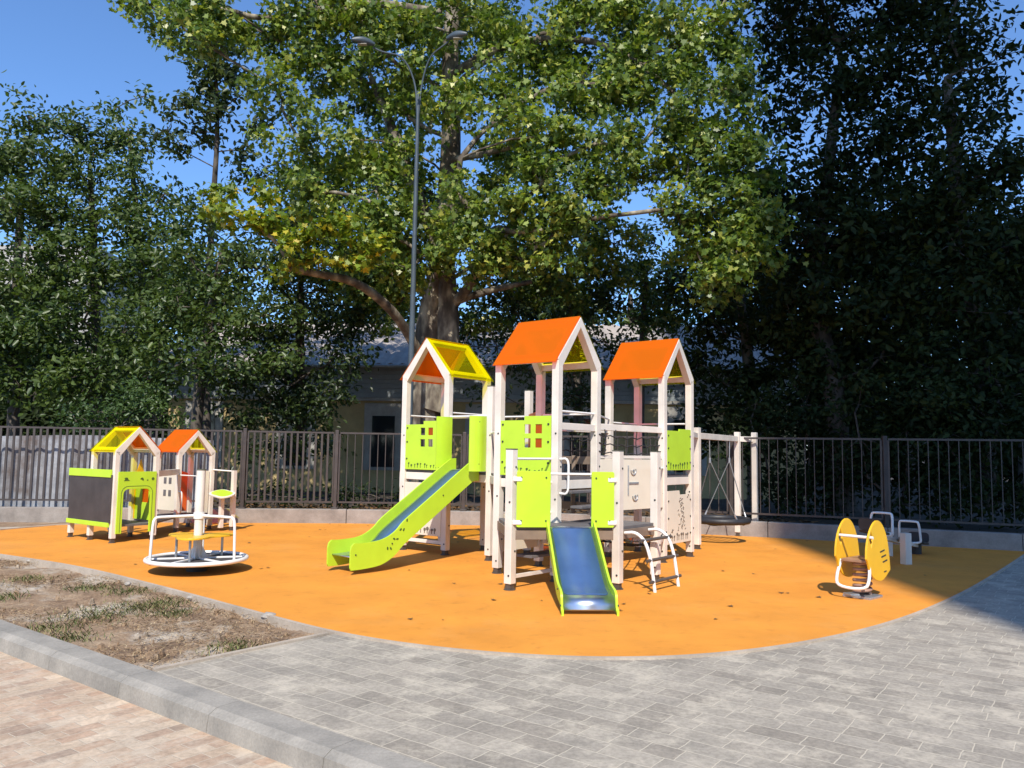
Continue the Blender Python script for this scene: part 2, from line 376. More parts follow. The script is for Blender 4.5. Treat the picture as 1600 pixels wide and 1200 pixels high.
# grey paving: everything on the viewer's side of the rubber, right of the bed and the kerb
kd = Vector((3.49, -2.61, 0)).normalized(); kn = Vector((-kd.y, kd.x, 0))     # kn points away from the red path
K0 = Vector((-2.55, 5.545, 0))                                               # on the back line of the kerb
kp = lambda s_, o_=0.0: K0 + kd * s_ + kn * o_
i0 = min(range(len(fs)), key=lambda i: (fs[i][0] + 1.45) ** 2 + (fs[i][1] - 6.57) ** 2)
bedcorner = (-2.37, 5.44)
pav = [bedcorner] + [tuple(kp(s_)[:2]) for s_ in (0.25, 9.0)] + [(26, -1.5), (26, 12.0), (13.5, 10.88), (8.42, 13.08)] + list(reversed(fs[i0:-1]))
struct('paving', sheet(pav, -0.004), M['paver'])
struct('brick_path', sheet([tuple(kp(-40, -.18)[:2]), tuple(kp(9, -.18)[:2]), tuple(kp(9, -14)[:2]), tuple(kp(-40, -14)[:2])], -0.125), M['brickpath'])
# kerb with a chamfered arris, one metre stones
kb = MB(); prof = [(0, -0.28), (0, 0.004), (-0.155, 0.0), (-0.205, -0.028), (-0.235, -0.28)]
for i in range(-22, 9):
    a, c_ = i + 0.21 + 0.002, i + 1.21 - 0.002; vs = []
    for s_ in (a, c_):
        for o_, z in prof: p = kp(s_, o_); vs.append((p.x, p.y, z))
    n = len(prof); kb.add(vs, [list(range(n)), list(reversed(range(n, 2 * n)))] + [(k, (k + 1) % n, (k + 1) % n + n, k + n) for k in range(n)])
ko = struct('kerb', kb, M['kerb'])
# edging strips round the rubber and along the bed
def strip(name, pts, wd, z0, z1, mat):
    mb = MB(); P = [Vector((a, b, 0)) for a, b in pts]; vs = []; n = len(P)
    for i, p in enumerate(P):
        d = (P[min(i + 1, n - 1)] - P[max(i - 1, 0)]).normalized(); q = Vector((-d.y, d.x, 0)) * wd / 2
        for s_, z in ((1, z0), (1, z1), (-1, z1), (-1, z0)): vs.append((p.x + q.x * s_, p.y + q.y * s_, z))
    fs_ = [(0, 1, 2, 3)] + [(4 * i + k, 4 * i + (k + 1) % 4, 4 * i + 4 + (k + 1) % 4, 4 * i + 4 + k) for i in range(n - 1) for k in range(4)] + [tuple(4 * (n - 1) + k for k in (3, 2, 1, 0))]
    return struct(name, mb.add(vs, fs_), mat)
strip('edging', fs, 0.042, -0.2, 0.012, M['edging'])
strip('rear_edging', [(-7.6, 15.5), (-8.42, 14.8), (-8.8, 13.9), (-9.0, 13.0), (-8.9, 12.0)], 0.08, -0.2, 0.02, M['edging'])
strip('bed_edging', [tuple(Vector(bedcorner)), (-1.47, 6.56)], 0.045, -0.2, 0.012, M['edging'])
# soil bed: a bumpy grid clipped to the triangle between kerb, rubber and paving
def soil_grid(name, x0, x1, y0, y1, st, z, inside, mat, amp):
    nx, ny = int((x1 - x0) / st) + 1, int((y1 - y0) / st) + 1; vs = []; fs_ = []
    from mathutils import noise as mn
    for j in range(ny):
        for i in range(nx):
            x, y = x0 + i * st, y0 + j * st; p = Vector((x, y, 0))
            h = mn.fractal(p * 1.6, 1.0, 2.0, 4) * amp + mn.fractal(p * 9, 1.0, 2.0, 3) * amp * 0.45
            vs.append((x, y, z + h))
    for j in range(ny - 1):
        for i in range(nx - 1):
            if inside(x0 + (i + .5) * st, y0 + (j + .5) * st): fs_.append((j * nx + i, j * nx + i + 1, (j + 1) * nx + i + 1, (j + 1) * nx + i))
    mb = MB().add(vs, fs_, True); return struct(name, mb, mat, fix=False)
def in_bed(x, y, m=0.0):
    p = Vector((x, y, 0))
    if (p - K0).dot(kn) < m: return False
    if y > np.interp(x, [a for a, b in fs], [b for a, b in fs]) - m: return False
    e = Vector((-1.47 + 2.37, 6.56 - 5.44, 0)); q = p - Vector((bedcorner[0], bedcorner[1], 0))
    return e.x * q.y - e.y * q.x > m
soil_grid('soil', -14, -1.2, 5.2, 16, 0.045, -0.052, lambda x, y: in_bed(x, y, -0.03), M['soil'], 0.035)
struct('dirt_strip', sheet([(-8.9, 12.0), (-9.0, 13.0), (-8.8, 13.9), (-8.42, 14.8), (-7.6, 15.54), (-9.9, 15.25), (-15, 14.55), (-15, 15.4)][:7] + [(-15, 12.5)], -0.003), M['soil'])
soil_grid('woodland_floor', -30, 30, 10, 48, 0.35, 0.16, lambda x, y: y > np.interp(x, [a for a, b in WALL], [b for a, b in WALL]) + 0.25, M['litter'], 0.05)

# ------------------------------------------------------------------ low wall and fence
wm = MB()
for (a, b_) in zip(WALL, WALL[1:]):
    p, q = Vector((*a, 0)), Vector((*b_, 0)); d = (q - p); L = d.length; d.normalize(); nn = Vector((-d.y, d.x, 0)) * 0.1
    k = max(1, round(L / 2.4))
    for i in range(k):
        A, B = p + d * (L * i / k + .004), p + d * (L * (i + 1) / k - .004)
        vs = [A, B, B + nn * 2, A + nn * 2]
        wm.add([(v.x, v.y, z) for z in (-.3, .28) for v in vs], [(3, 2, 1, 0), (4, 5, 6, 7), (0, 1, 5, 4), (1, 2, 6, 5), (2, 3, 7, 6), (3, 0, 4, 7)])
lw = obj('low_wall', wm, M['wall_conc'], bevel=0.012); tag(lw, 'low brownish concrete plinth wall carrying the fence behind the orange ground', 'low wall')
wy = lambda x: float(np.interp(x, [a for a, b in WALL], [b for a, b in WALL])) + 0.1
POSTX = [-14.8, -12.4, -10.2, -7.8, -5.35, -3.55, -0.95, 1.6, 4.15, 6.6, 9.0, 11.3, 13.3]
def make_fence(name, label, xs, pitch, bw, bt, skip=0):
    o = thing(name, label, 'fence', (xs[0], wy(xs[0]), 0.28))
    for x in xs[skip:]:
        y = wy(x); obj('post', MB().box((x, y, 0.28 + .8), .07, .07, 1.6).box((x, y, .295), .13, .13, .03), M['fence'], o, .004)
    for a, b_ in zip(xs, xs[1:]):
        p, q = Vector((a, wy(a), 0)), Vector((b_, wy(b_), 0)); d = q - p; L = d.length; d.normalize(); rz = math.atan2(d.y, d.x)
        mb = MB()
        A, B = p + d * .06, q - d * .06
        for z in (.42, 1.82): mb.bar(A + Vector((0, 0, z)), B + Vector((0, 0, z)), .03, .035)
        for P in (A, B): mb.box((P.x, P.y, 1.12), .03, .03, 1.36, rz)
        k = int((L - .12) / pitch)
        for i in range(1, k):
            P = p + d * (.06 + (L - .12) * i / k); mb.box((P.x, P.y, 1.12), bw, bt, 1.37, rz)
        for z in (.6, 1.65):
            for P, s_ in ((A, -1), (B, 1)): mb.bar(P + Vector((0, 0, z)), P + d * s_ * .05 + Vector((0, 0, z)), .02, .03)
        obj('panel', mb, M['fence'], o)
    return o
make_fence('metal_fence', 'brown grey metal fence with thick close-set bars behind the small playhouse', POSTX[:6], 0.115, .04, .022)
make_fence('metal_fence', 'metal fence of thin widely spaced bars behind the slide towers and seesaw', POSTX[5:], 0.155, .014, .014, 1)
# corrugated sheet screen behind the left fence
cm = MB(); vs = []; fs_ = []; nseg = 260
for i in range(nseg + 1):
    x = -16 + 9.9 * i / nseg; y = wy(x) + .42 + .022 * (1 if (i % 8) < 3 else -1 if (i % 8) in (4, 5, 6) else 0)
    vs += [(x, y, .12), (x, y, 1.66 + .03 * math.sin(x * 1.3)), (x, y + .01, 1.66 + .03 * math.sin(x * 1.3)), (x, y + .01, .12)]
for i in range(nseg): fs_ += [(4 * i + k, 4 * i + (k + 1) % 4, 4 * i + 4 + (k + 1) % 4, 4 * i + 4 + k) for k in range(4)]
cs = obj('sheet_metal_screen', cm.add(vs, fs_), M['sheetmetal']); tag(cs, 'weathered grey corrugated metal sheet screen behind the left fence', 'metal screen')

# ------------------------------------------------------------------ the big playset
ANG = math.radians(-37.86); D1 = Vector((math.cos(ANG), math.sin(ANG), 0)); D2 = Vector((-D1.y, D1.x, 0)); SD = 0.868
TT, RR = 2.62, 3.17; PW = 0.095
def tower_pts(cx, cy, s=SD, d1=D1, d2=D2):
    c = Vector((cx, cy, 0)); return {k: c + d1 * (a * s / 2) + d2 * (b * s / 2) for k, a, b in (('W', -1, -1), ('S', 1, -1), ('E', 1, 1), ('N', -1, 1))}
BIG, LEF, RIG = tower_pts(.463, 9.953), tower_pts(-1.0, 12.11), tower_pts(2.05, 11.70)
A_, B_, H_ = Vector((.01, 8.72, 0)), Vector((1.20, 8.87, 0)), Vector((1.74, 9.53, 0))
D_ = Vector((-.278, 11.008, 0)); D2_ = D_ + D2 * SD
ps = thing('playground_tower_set', 'large cream and lime play structure with three roofed towers and two slides', 'playset', (0.5, 10.2, 0))
def post(p, z1, parent=ps, wd=PW, ang=ANG, cap=True, foot=True, z0=0.07):
    o = obj('post', MB().box((p.x, p.y, (z0 + z1) / 2), wd, wd, z1 - z0, ang), M['white'], parent, .006)
    if foot: obj('foot', MB().box((p.x, p.y, z0 / 2), wd * .72, wd * .72, z0 + .01, ang).cyl((p.x, p.y, 0), wd * .7, .012, 12), M['rung'], o)
    if cap: obj('cap', MB().box((p.x, p.y, z1 + .006), wd * 1.03, wd * 1.03, .012, ang), M['cap'], o)
    return o
def roof(tp, ridge, parent, T, R, wd, mats, d1=D1, d2=D2, ang=ANG, ov=.05):
    """gable roof frame of rafters, eaves and ridge, with two tinted sheets on top; ridge runs along d1 or d2"""
    r = d1 if ridge == 1 else d2; x = d2 if ridge == 1 else d1
    c = (tp['W'] + tp['E']) / 2; s = (tp['S'] - tp['W']).length; hs = s / 2
    mb = MB()
    P = lambda a, b, z: c + r * a + x * b + Vector((0, 0, z))
    sl = Vector((0, 0, R - T)) - x * hs; ln = sl.length
    for e in (-1, 1):                    # gable rafters as one mitred plate per end
        pro = [(-hs - wd / 2, T - .02), (-hs + wd / 2, T - .09), (0, R - wd * 1.32), (hs - wd / 2, T - .09), (hs + wd / 2, T - .02), (hs + wd / 2, T + .0), (0, R), (-hs - wd / 2, T)]
        mb.plate(pro, [], P(e * hs, 0, 0), x, r * e, wd)
    for b in (-1, 1): mb.bar(P(-hs + wd / 2, b * (hs - .012), T - .005), P(hs - wd / 2, b * (hs - .012), T - .005), wd * .8, wd * .75)
    mb.bar(P(-hs + wd / 2, 0, R - wd * .75), P(hs - wd / 2, 0, R - wd * .75), wd * .55, wd * .6)
    for b in (-1, 1):
        ea, tp_ = P(0, b * (hs + wd / 2), T), P(0, 0, R); dn = (tp_ - ea); Ls = dn.length; dn.normalize(); nn_ = r.cross(dn); nn_ = nn_ if nn_.z > 0 else -nn_
        for t0, t1 in ((0.005, .075), (Ls - .075, Ls - .012)):
            mb.plate([(-hs + wd / 2 + .001, t0), (hs - wd / 2 - .001, t0), (hs - wd / 2 - .001, t1), (-hs + wd / 2 + .001, t1)], [], ea - nn_ * .012, r, nn_, .022, v=dn)
    fr = obj('roof_frame', mb, M['white'], parent, .004)
    for b, mname in zip((-1, 1), mats):
        e0 = P(0, b * (hs + wd / 2 + ov), T - ov * (R - T) / (hs)); top = P(0, 0, R + .001)
        dn = (top - e0); nrm = (r.cross(dn)).normalized(); nrm = nrm if nrm.z > 0 else -nrm
        L = dn.length; dn.normalize(); off = nrm * .016
        obj('roof_sheet', MB().plate([(-hs - wd / 2 + .004, 0), (hs + wd / 2 - .004, 0), (hs + wd / 2 - .004, L), (-hs - wd / 2 + .004, L)], [], e0 + off, r, nrm, .008, v=dn), M[mname], fr,
            label='%s translucent roof sheet' % ('orange' if 'orange' in mname else 'clear yellow'))
    return fr
for tp in (BIG, LEF, RIG):
    for k in 'WSEN': post(tp[k], TT - .03, cap=False)
roof(BIG, 1, ps, TT, RR, PW, ('sheet_orange', 'sheet_yellow'))
roof(LEF, 2, ps, TT, RR, PW, ('sheet_orange', 'sheet_yellow'))
roof(RIG, 1, ps, TT, RR, PW, ('sheet_orange', 'sheet_yellow'))
for p in (A_, B_, H_): post(p, 1.52)
post(D_, 2.40); post(D2_, 2.40)

def deck(poly, z, parent=ps, rim=True, rmat='white'):
    pl = [Vector((p.x, p.y, 0)) for p in poly]; n = len(pl)
    o = obj('deck', MB().add([(p.x, p.y, z) for p in pl] + [(p.x, p.y, z - .03) for p in pl], [list(range(n)), list(reversed(range(n, 2 * n)))] + [(i, (i + 1) % n, (i + 1) % n + n, i + n) for i in range(n)]), M['deck'], parent)
    if not rim: return o
    mb = MB()
    for i in range(n):
        a, b = pl[i], pl[(i + 1) % n]; d = (b - a).normalized()
        mb.bar(V3(a + d * .05, z - .085), V3(b - d * .05, z - .085), .03, .105)
    obj('deck_rim', mb, M[rmat], o, .004); return o
ZT, ZL = 1.20, 0.68
for tp in (BIG, LEF, RIG): deck([tp[k] for k in 'WSEN'], ZT)
deck([LEF['S'], D_, D2_, LEF['E']], ZT)
deck([D_, BIG['W'], BIG['N'], D2_], ZT)
deck([A_, B_, H_, BIG['E'], BIG['S'], BIG['W']], ZL, rmat='brown')

BOLT = None
def bolts(o, pts, n, r=.013):
    for p in pts: obj('bolt', MB().disc(p, n, r, .012, 8), M['hinge'], o)
def face(p, q, out):          # a vertical face between two posts, with its outward normal
    d = (q - p).normalized(); n = Vector((-d.y, d.x, 0)); n = n if n.dot(out) > 0 else -n
    return d, n, (q - p).length
def carve(o, org, d, n, marks, mat):
    mb = MB()
    for kind, u, z, a, b, rot in marks:
        if kind == 'leaf': pts = [(a * math.cos(t_) * (1 if True else 1), b * math.sin(t_)) for t_ in np.linspace(0, 2 * math.pi, 9)[:-1]]
        elif kind == 'tri': pts = [(-a, -b), (a, -b), (0, b)]
        else: pts = [(-a, -b), (a, -b), (a, b), (-a, b)]
        c_, s_ = math.cos(rot), math.sin(rot)
        mb.plate([(u + x * c_ - y * s_, z + x * s_ + y * c_) for x, y in pts], [], org, d, n, .004)
    return obj('carving', mb, mat, o)
def meadow(L, z0, k=9, sc=1.0):
    """little row of carved stems, flowers and snails along the foot of a board"""
    r_ = random.Random(int(L * 1000 + z0 * 77)); out = []
    for i in range(k):
        u = .06 + (L - .12) * (i + .5 * r_.random()) / k; h = (.025 + .035 * r_.random()) * sc
        out.append(('rect', u, z0 + h / 2, .004 * sc, h / 2, .15 * (r_.random() - .5)))
        out.append(('leaf', u + .004, z0 + h + .006, (.008 + .012 * r_.random()) * sc, (.010 + .008 * r_.random()) * sc, r_.random() * 3))
    return out
def window_board(tp0, tp1, out, z0, z1, cols=(.6, .79), mirror=False, parent=ps):
    d, n, L = face(tp0, tp1, out); g = .055; o_ = tp0 + d * g + n * (PW / 2 - .012); w_ = L - 2 * g
    wx = (lambda u: w_ - u) if mirror else (lambda u: u)
    out_l = [(0, z0), (w_, z0), (w_, z1), (w_ * .48, z1), (w_ * .48, z1 - .05), (0, z1 - .05)]
    holes = []
    for u in (w_ * cols[0], w_ * cols[1]):
        for z in (z1 - .10, z1 - .27): holes.append([(u, z - .11), (u + .095, z - .11), (u + .095, z), (u, z)])
    o = obj('window_board', MB().plate(out_l, holes, o_, d, n, .019), M['lime'], parent, .003)
    for hl in holes[2 if cols[0] > .45 else 2:4 if cols[0] > .45 else 3]:
        obj('window_pane', MB().plate(hl, [], o_ - n * .002, d, n, .005), M['pane_orange'], o, label='orange clear window pane')
    carve(o, o_ + n * .0115, d, n, meadow(w_, z0 + .03, 10), M['limeink'])
    bolts(o, [o_ + d * u + Vector((0, 0, z)) + n * .012 for u in (.035, w_ - .035) for z in (z0 + .16, (z0 + z1) / 2 + .05, z1 - .1)], n)
    return o
window_board(LEF['W'], LEF['S'], -D2, 1.21, 1.93, (.40, .61))
window_board(BIG['W'], BIG['S'], -D2, 1.21, 1.93, (.48, .70))
# inner back boards seen through the openings
def board(name, p, q, out, z0, z1, mat, parent=ps, g=.055, off=0.0, th=.019, label=None, outline=None, holes=()):
    d, n, L = face(p, q, out); w_ = L - 2 * g; o_ = p + d * g + n * off
    return obj(name, MB().plate(outline(w_) if outline else [(0, z0), (w_, z0), (w_, z1), (0, z1)], holes, o_, d, n, th), mat, parent, .003, label), o_, d, n, w_
board('back_board', LEF['N'], LEF['E'], D2, 1.24, 1.85, M['orangeboard'], off=.01, label='orange board at the back of the left tower') if False else None
board('back_board', D2_, BIG['N'], D2, 1.30, 2.05, M['orangeboard'], label='small orange board between the left and middle towers')
# right tower front: lime board above, carved cream board below
bo, o_, d, n, w_ = board('front_board', RIG['S'], RIG['E'], D1, 1.27, 1.86, M['lime'], off=PW / 2 - .012,
    outline=lambda w_: [(0, 1.27), (w_, 1.27), (w_, 1.86), (w_ * .5, 1.86), (w_ * .5, 1.83), (0, 1.83)])
carve(bo, o_ + n * .0115, d, n, meadow(w_, 1.29, 8, 1.3), M['limeink'])
bolts(bo, [o_ + d * u + Vector((0, 0, z)) + n * .012 for u in (.03, w_ - .03) for z in (1.38, 1.58, 1.76)], n)
bo, o_, d, n, w_ = board('carved_board', RIG['S'], RIG['E'], D1, .24, .98, M['cream'], off=PW / 2 - .012,
    outline=lambda w_: [(0, .24), (w_, .24), (w_, .92), (w_ * .52, .92), (w_ * .50, .98), (0, .98)])
r_ = random.Random(3); mk = meadow(w_, .28, 9, 1.5)
for i in range(46):
    z = .42 + .46 * i / 46; half = .15 * (1 - (z - .42) / .52) + .02
    mk.append(('leaf', w_ * .56 + (r_.random() * 2 - 1) * half, z, .026 - .01 * r_.random(), .006, r_.choice((.5, -.6, .1, 1.5))))
for k_ in range(4): mk.append(('leaf', w_ * .2, .42, .05 - .012 * k_, .004, k_ * .7 + .4))
mk += [('leaf', w_ * .84, .88, .018, .01, .4), ('leaf', w_ * .88, .91, .018, .01, -.4)]
carve(bo, o_ + n * .0115, d, n, mk, M['creamink'])
bolts(bo, [o_ + d * u + Vector((0, 0, z)) + n * .012 for u in (.03, w_ - .03) for z in (.36, .60, .84)], n)
# cream boards under the left tower and under the middle tower
bo, o_, d, n, w_ = board('lower_board', LEF['W'], LEF['S'], -D2, .26, 1.02, M['cream'], off=PW / 2 - .012)
carve(bo, o_ + n * .0115, d, n, meadow(w_, .29, 9, 1.7), M['creamink'])
bo, o_, d, n, w_ = board('lower_board', BIG['W'], BIG['N'], -D1, .26, .72, M['cream'], off=-.01)
bo, o_, d, n, w_ = board('lower_board', BIG['N'], BIG['E'], -D2, .30, .62, M['cream'], off=-.01)
carve(bo, o_ + n * .0115, d, n, meadow(w_, .32, 8, 1.6), M['creamink'])
# cream board with rings between middle and right tower
p0, p1 = BIG['E'] , RIG['S']
bo, o_, d, n, w_ = board('ring_board', p0, p1, -D2 * .3 + D1, ZL + .08, 1.42, M['cream'], off=.03)
rm = MB()
for u, z in ((.50, 1.27), (.53, .93)):
    c = o_ + d * (w_ * u) + Vector((0, 0, z)) + n * .012
    rm.tube([c + d * (.055 * math.cos(a)) + Vector((0, 0, .055 * math.sin(a))) for a in np.linspace(math.pi * .95, math.pi * 2.15, 14)], .011, 6)
    rm.disc(c, n, .02, .02)
rm.bar(o_ + d * (w_ * .42) + Vector((0, 0, .95)) + n * .012, o_ + d * (w_ * .42) + Vector((0, 0, 1.34)) + n * .012, .02, .012)
rm.bar(o_ + d * (w_ * .42) + Vector((0, 0, 1.11)) + n * .012, o_ + d * (w_ * .58) + Vector((0, 0, 1.11)) + n * .012, .02, .02)
obj('ring_maze', rm, M['galv'], bo)
obj('top_rail', MB().bar(V3(p0 + d * .05, 1.45), V3(p1 - d * .05, 1.45), .05, .04), M['white'], bo, .003)
# beams and rails
def beam(p, q, z, h=.085, wd=.05): 
    d = (q - p).normalized(); return obj('beam', MB().bar(V3(p + d * .04, z), V3(q - d * .04, z), wd, h), M['white'], ps, .005)
def rail(p, q, z, r=.014, z2=None): return obj('handrail', MB().tube([V3(p, z), V3(q, z if z2 is None else z2)], r, 8), M['steelwhite'], ps)
beam(BIG['E'], RIG['S'], 1.83); beam(BIG['S'], BIG['E'], 1.81); beam(BIG['N'], RIG['W'], 1.83)
rail(BIG['S'], BIG['E'], 1.99); rail(BIG['N'], BIG['E'], 1.99); rail(RIG['W'], RIG['N'], 1.95); rail(RIG['N'], RIG['E'], 1.95); rail(BIG['E'], RIG['W'], 1.99)
rail(LEF['S'], D_, 1.99); rail(LEF['E'], D2_, 2.02); rail(LEF['N'], LEF['E'], 2.02); rail(LEF['W'], LEF['N'], 2.02); rail(LEF['S'], LEF['E'], 2.05)
rail(D_, BIG['W'], 1.75); rail(A_, B_, 1.26); rail(A_, BIG['S'] - D1 * .05, 1.42); rail(H_, RIG['S'], 1.30)
# added dark strip standing for the shade in the gap left of the middle tower
obj('dark_gap_strip', MB().bar(V3(D_ + Vector((.085, -.02, 0)), .5), V3(D_ + Vector((.085, -.02, 0)), 1.86), .04, .05), M['dark'], ps)
# rope net between middle and right towers
def net(p, q, z0, z1, nu, nv, r=.008):
    mb = MB(); d = q - p
    for i in range(nu + 1):
        u = (i + .5) / (nu + 1); mb.tube([V3(p + d * u, z1), V3(p + d * (u + .02 * (-1) ** i), (z0 + z1) / 2), V3(p + d * u, z0)], r, 6)
    for j in range(nv): 
        z = z1 - (z1 - z0) * (j + .7) / nv; mb.tube([V3(p + d * k / 12, z - .025 * math.sin(math.pi * k / 12) + .012 * math.cos(k * math.pi)) for k in range(13)], r, 6)
    return mb
obj('rope_net', net(BIG['E'] + D1 * .05, RIG['S'] - D1 * .02, 1.48, 1.80, 5, 3), M['rope'], ps)
obj('rope_net', net(BIG['N'] + D1 * .05, RIG['W'] - D1 * .02, 1.20, 1.80, 5, 4), M['rope'], ps)
# rope hammock net hung low under the platform side
hm = MB()
c0, c1, c2, c3 = V3(H_, .40), V3(BIG['E'], .40), V3(RIG['W'], .40), V3(RIG['S'], .40)
G = lambda u, v: (c0 * (1 - u) * (1 - v) + c3 * u * (1 - v) + c1 * (1 - u) * v + c2 * u * v) - Vector((0, 0, .10 * math.sin(math.pi * u) * math.sin(math.pi * v)))
for k in range(7): hm.tube([G(k / 6, j / 8) for j in range(9)], .009, 6); hm.tube([G(j / 8, k / 6) for j in range(9)], .009, 6)
obj('rope_net', hm, M['rope'], ps)
# steps from the low deck to the middle tower
for i, z in enumerate((.86, 1.03)):
    a, b = BIG['S'] + D2 * .12, BIG['E'] - D2 * .10
    obj('step', MB().bar(V3(a + D1 * (.20 - .14 * i), z), V3(b + D1 * (.20 - .14 * i), z), .16, .03), M['deck'], ps, .004)
for z in (.82, 1.04, 1.40): obj('brown_rail', MB().bar(V3(BIG['N'] + D2 * .03, z), V3(BIG['E'] + D2 * .03, z), .03, .10), M['brown'], ps, .004)
for u in (.3, .62): obj('brown_upright', MB().bar(V3(BIG['N'].lerp(BIG['E'], u), .72), V3(BIG['N'].lerp(BIG['E'], u), 1.46), .035, .05, up=(1, 0, 0)), M['brown'], ps, .004)
# dark bolt heads on the visible faces of the posts
for o_ in [c for c in ps.children if c.name.startswith('post')]:
    co = np.array([v.co for v in o_.data.vertices]); c = Vector(co.mean(0)) + ps.location; top = co[:, 2].max()
    for k, z in enumerate((.16, .42, .95, 1.33, 1.72)):
        if z > top - .1: break
        nn_ = -D2 if k % 2 == 0 else D1
        obj('bolt', MB().disc(V3(c + nn_ * (PW / 2 + .001) + (D1 if k % 2 == 0 else D2) * .018, z), nn_, .012, .008, 8), M['hinge'], o_)
# panels beside the short slide
def lime_side(p, q, z0, z1, parent=ps):
    bo, o_, d, n, w_ = board('side_board', p, q, Vector((0, -1, 0)), z0, z1, M['lime'], off=PW * .5 - .005, g=0, parent=parent,
        outline=lambda w_: rrect(0, z0, w_, z1, .02))
    bolts(bo, [o_ + d * u + Vector((0, 0, z)) + n * .012 for u in (.05, w_ - .05) for z in (z0 + .07, z1 - .07)], n, .01); return bo
AB = (B_ - A_).normalized()
lime_side(A_ + AB * .055, A_ + AB * .43, ZL + .0, 1.29); lime_side(B_ - AB * .31, B_ - AB * .055, ZL + .0, 1.29)
for p, s_ in ((A_, 1), (B_, -1)):
    for z in (.73, 1.2): obj('bracket', MB().box(tuple(V3(p + AB * s_ * .07 + Vector((0, -.045, 0)), z)), .10, .035, .05, 0.12), M['steelwhite'], ps, .012)
# slides
def slide(name, o, dr, wd, bed, up, dn, parent=ps, overlay=.74):
    """bed profile (u, z) along dr; two lime side boards that follow it"""
    dr = dr.normalized(); sd = Vector((-dr.y, dr.x, 0)); pr = smooth([(u, z, 0) for u, z in bed], 3); pr = [(p.x, p.y) for p in pr]
    mb = MB(); vs = []; n = len(pr)
    for u, z in pr:
        for s_ in (-1, 1): vs.append(o + dr * u + sd * s_ * wd / 2 + Vector((0, 0, z)))
    for u, z in pr:
        for s_ in (-1, 1): vs.append(o + dr * u + sd * s_ * wd / 2 + Vector((0, 0, z - .012)))
    f = [(2 * i, 2 * i + 1, 2 * i + 3, 2 * i + 2) for i in range(n - 1)] + [(2 * n + 2 * i, 2 * n + 2 * i + 2, 2 * n + 2 * i + 3, 2 * n + 2 * i + 1) for i in range(n - 1)]
    f += [(2 * i, 2 * i + 2, 2 * n + 2 * i + 2, 2 * n + 2 * i) for i in range(n - 1)] + [(2 * i + 1, 2 * n + 2 * i + 1, 2 * n + 2 * i + 3, 2 * i + 3) for i in range(n - 1)]
    f += [(0, 2 * n, 2 * n + 1, 1), (2 * n - 2, 2 * n - 1, 4 * n - 1, 4 * n - 2)]
    mb.add(vs, f, True); so = obj(name, mb, M['steel'], parent)
    i0, i1 = int(n * .14), int(n * overlay); fb_ = MB(); vs = []
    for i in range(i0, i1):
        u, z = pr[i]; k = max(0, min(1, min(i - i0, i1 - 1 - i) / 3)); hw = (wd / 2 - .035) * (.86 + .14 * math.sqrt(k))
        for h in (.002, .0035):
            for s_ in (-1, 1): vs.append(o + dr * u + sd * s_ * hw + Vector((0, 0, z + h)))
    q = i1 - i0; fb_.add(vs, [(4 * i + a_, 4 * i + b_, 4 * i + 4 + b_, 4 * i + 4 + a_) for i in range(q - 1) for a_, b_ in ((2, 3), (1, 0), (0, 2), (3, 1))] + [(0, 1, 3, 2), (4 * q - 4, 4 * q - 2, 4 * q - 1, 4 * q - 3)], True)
    obj('bed_overlay', fb_, M['overlay'], so, label='thin blue sheet on the slide bed')  # thin blue layer just above the steel bed
    for s_ in (-1, 1):
        top = [(u, z + up(i / (n - 1))) for i, (u, z) in enumerate(pr)]; bot = [(u, z - dn(i / (n - 1))) for i, (u, z) in enumerate(pr)]
        e = top[-1]; eb = bot[-1]
        endc = [(e[0] + .02, e[1] - .01), (e[0] + .05, e[1] - .04), (e[0] + .06, e[1] - .09), (eb[0] + .06, eb[1] + .03), (eb[0] + .045, eb[1])]
        sb = obj('slide_side', MB().plate(top + endc + list(reversed(bot)), [], o + sd * s_ * (wd / 2 + .012), dr, sd * s_, .022), M['lime'], so, .004)
        bolts(sb, [o + sd * s_ * (wd / 2 + .026) + dr * pr[i][0] + Vector((0, 0, pr[i][1] + .03)) for i in (3, n // 3, 2 * n // 3, n - 4)], sd, .009)
    return so
m1 = (LEF['S'] + D_) / 2 - D2 * .03
s1dir = Vector((-2.06, 9.66, 0)) - m1; L1 = s1dir.length
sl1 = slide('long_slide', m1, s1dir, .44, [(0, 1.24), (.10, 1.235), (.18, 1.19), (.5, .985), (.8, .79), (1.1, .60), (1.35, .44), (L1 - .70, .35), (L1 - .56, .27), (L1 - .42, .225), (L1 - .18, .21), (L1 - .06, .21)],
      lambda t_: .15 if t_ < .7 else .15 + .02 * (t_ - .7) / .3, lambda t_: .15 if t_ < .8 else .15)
d1s = s1dir.normalized(); sds = Vector((-d1s.y, d1s.x, 0)); sds = sds if sds.x > 0 else -sds
cv = carve([c for c in sl1.children if c.name.startswith('slide_side')][0], m1 + sds * (.22 + .0245), d1s, sds,
      [('leaf', L1 * .60 + .05 * i, .58 - .055 * i + .03 * (-1) ** i, .012, .022, .5 * i) for i in range(7)], M['limeink'])
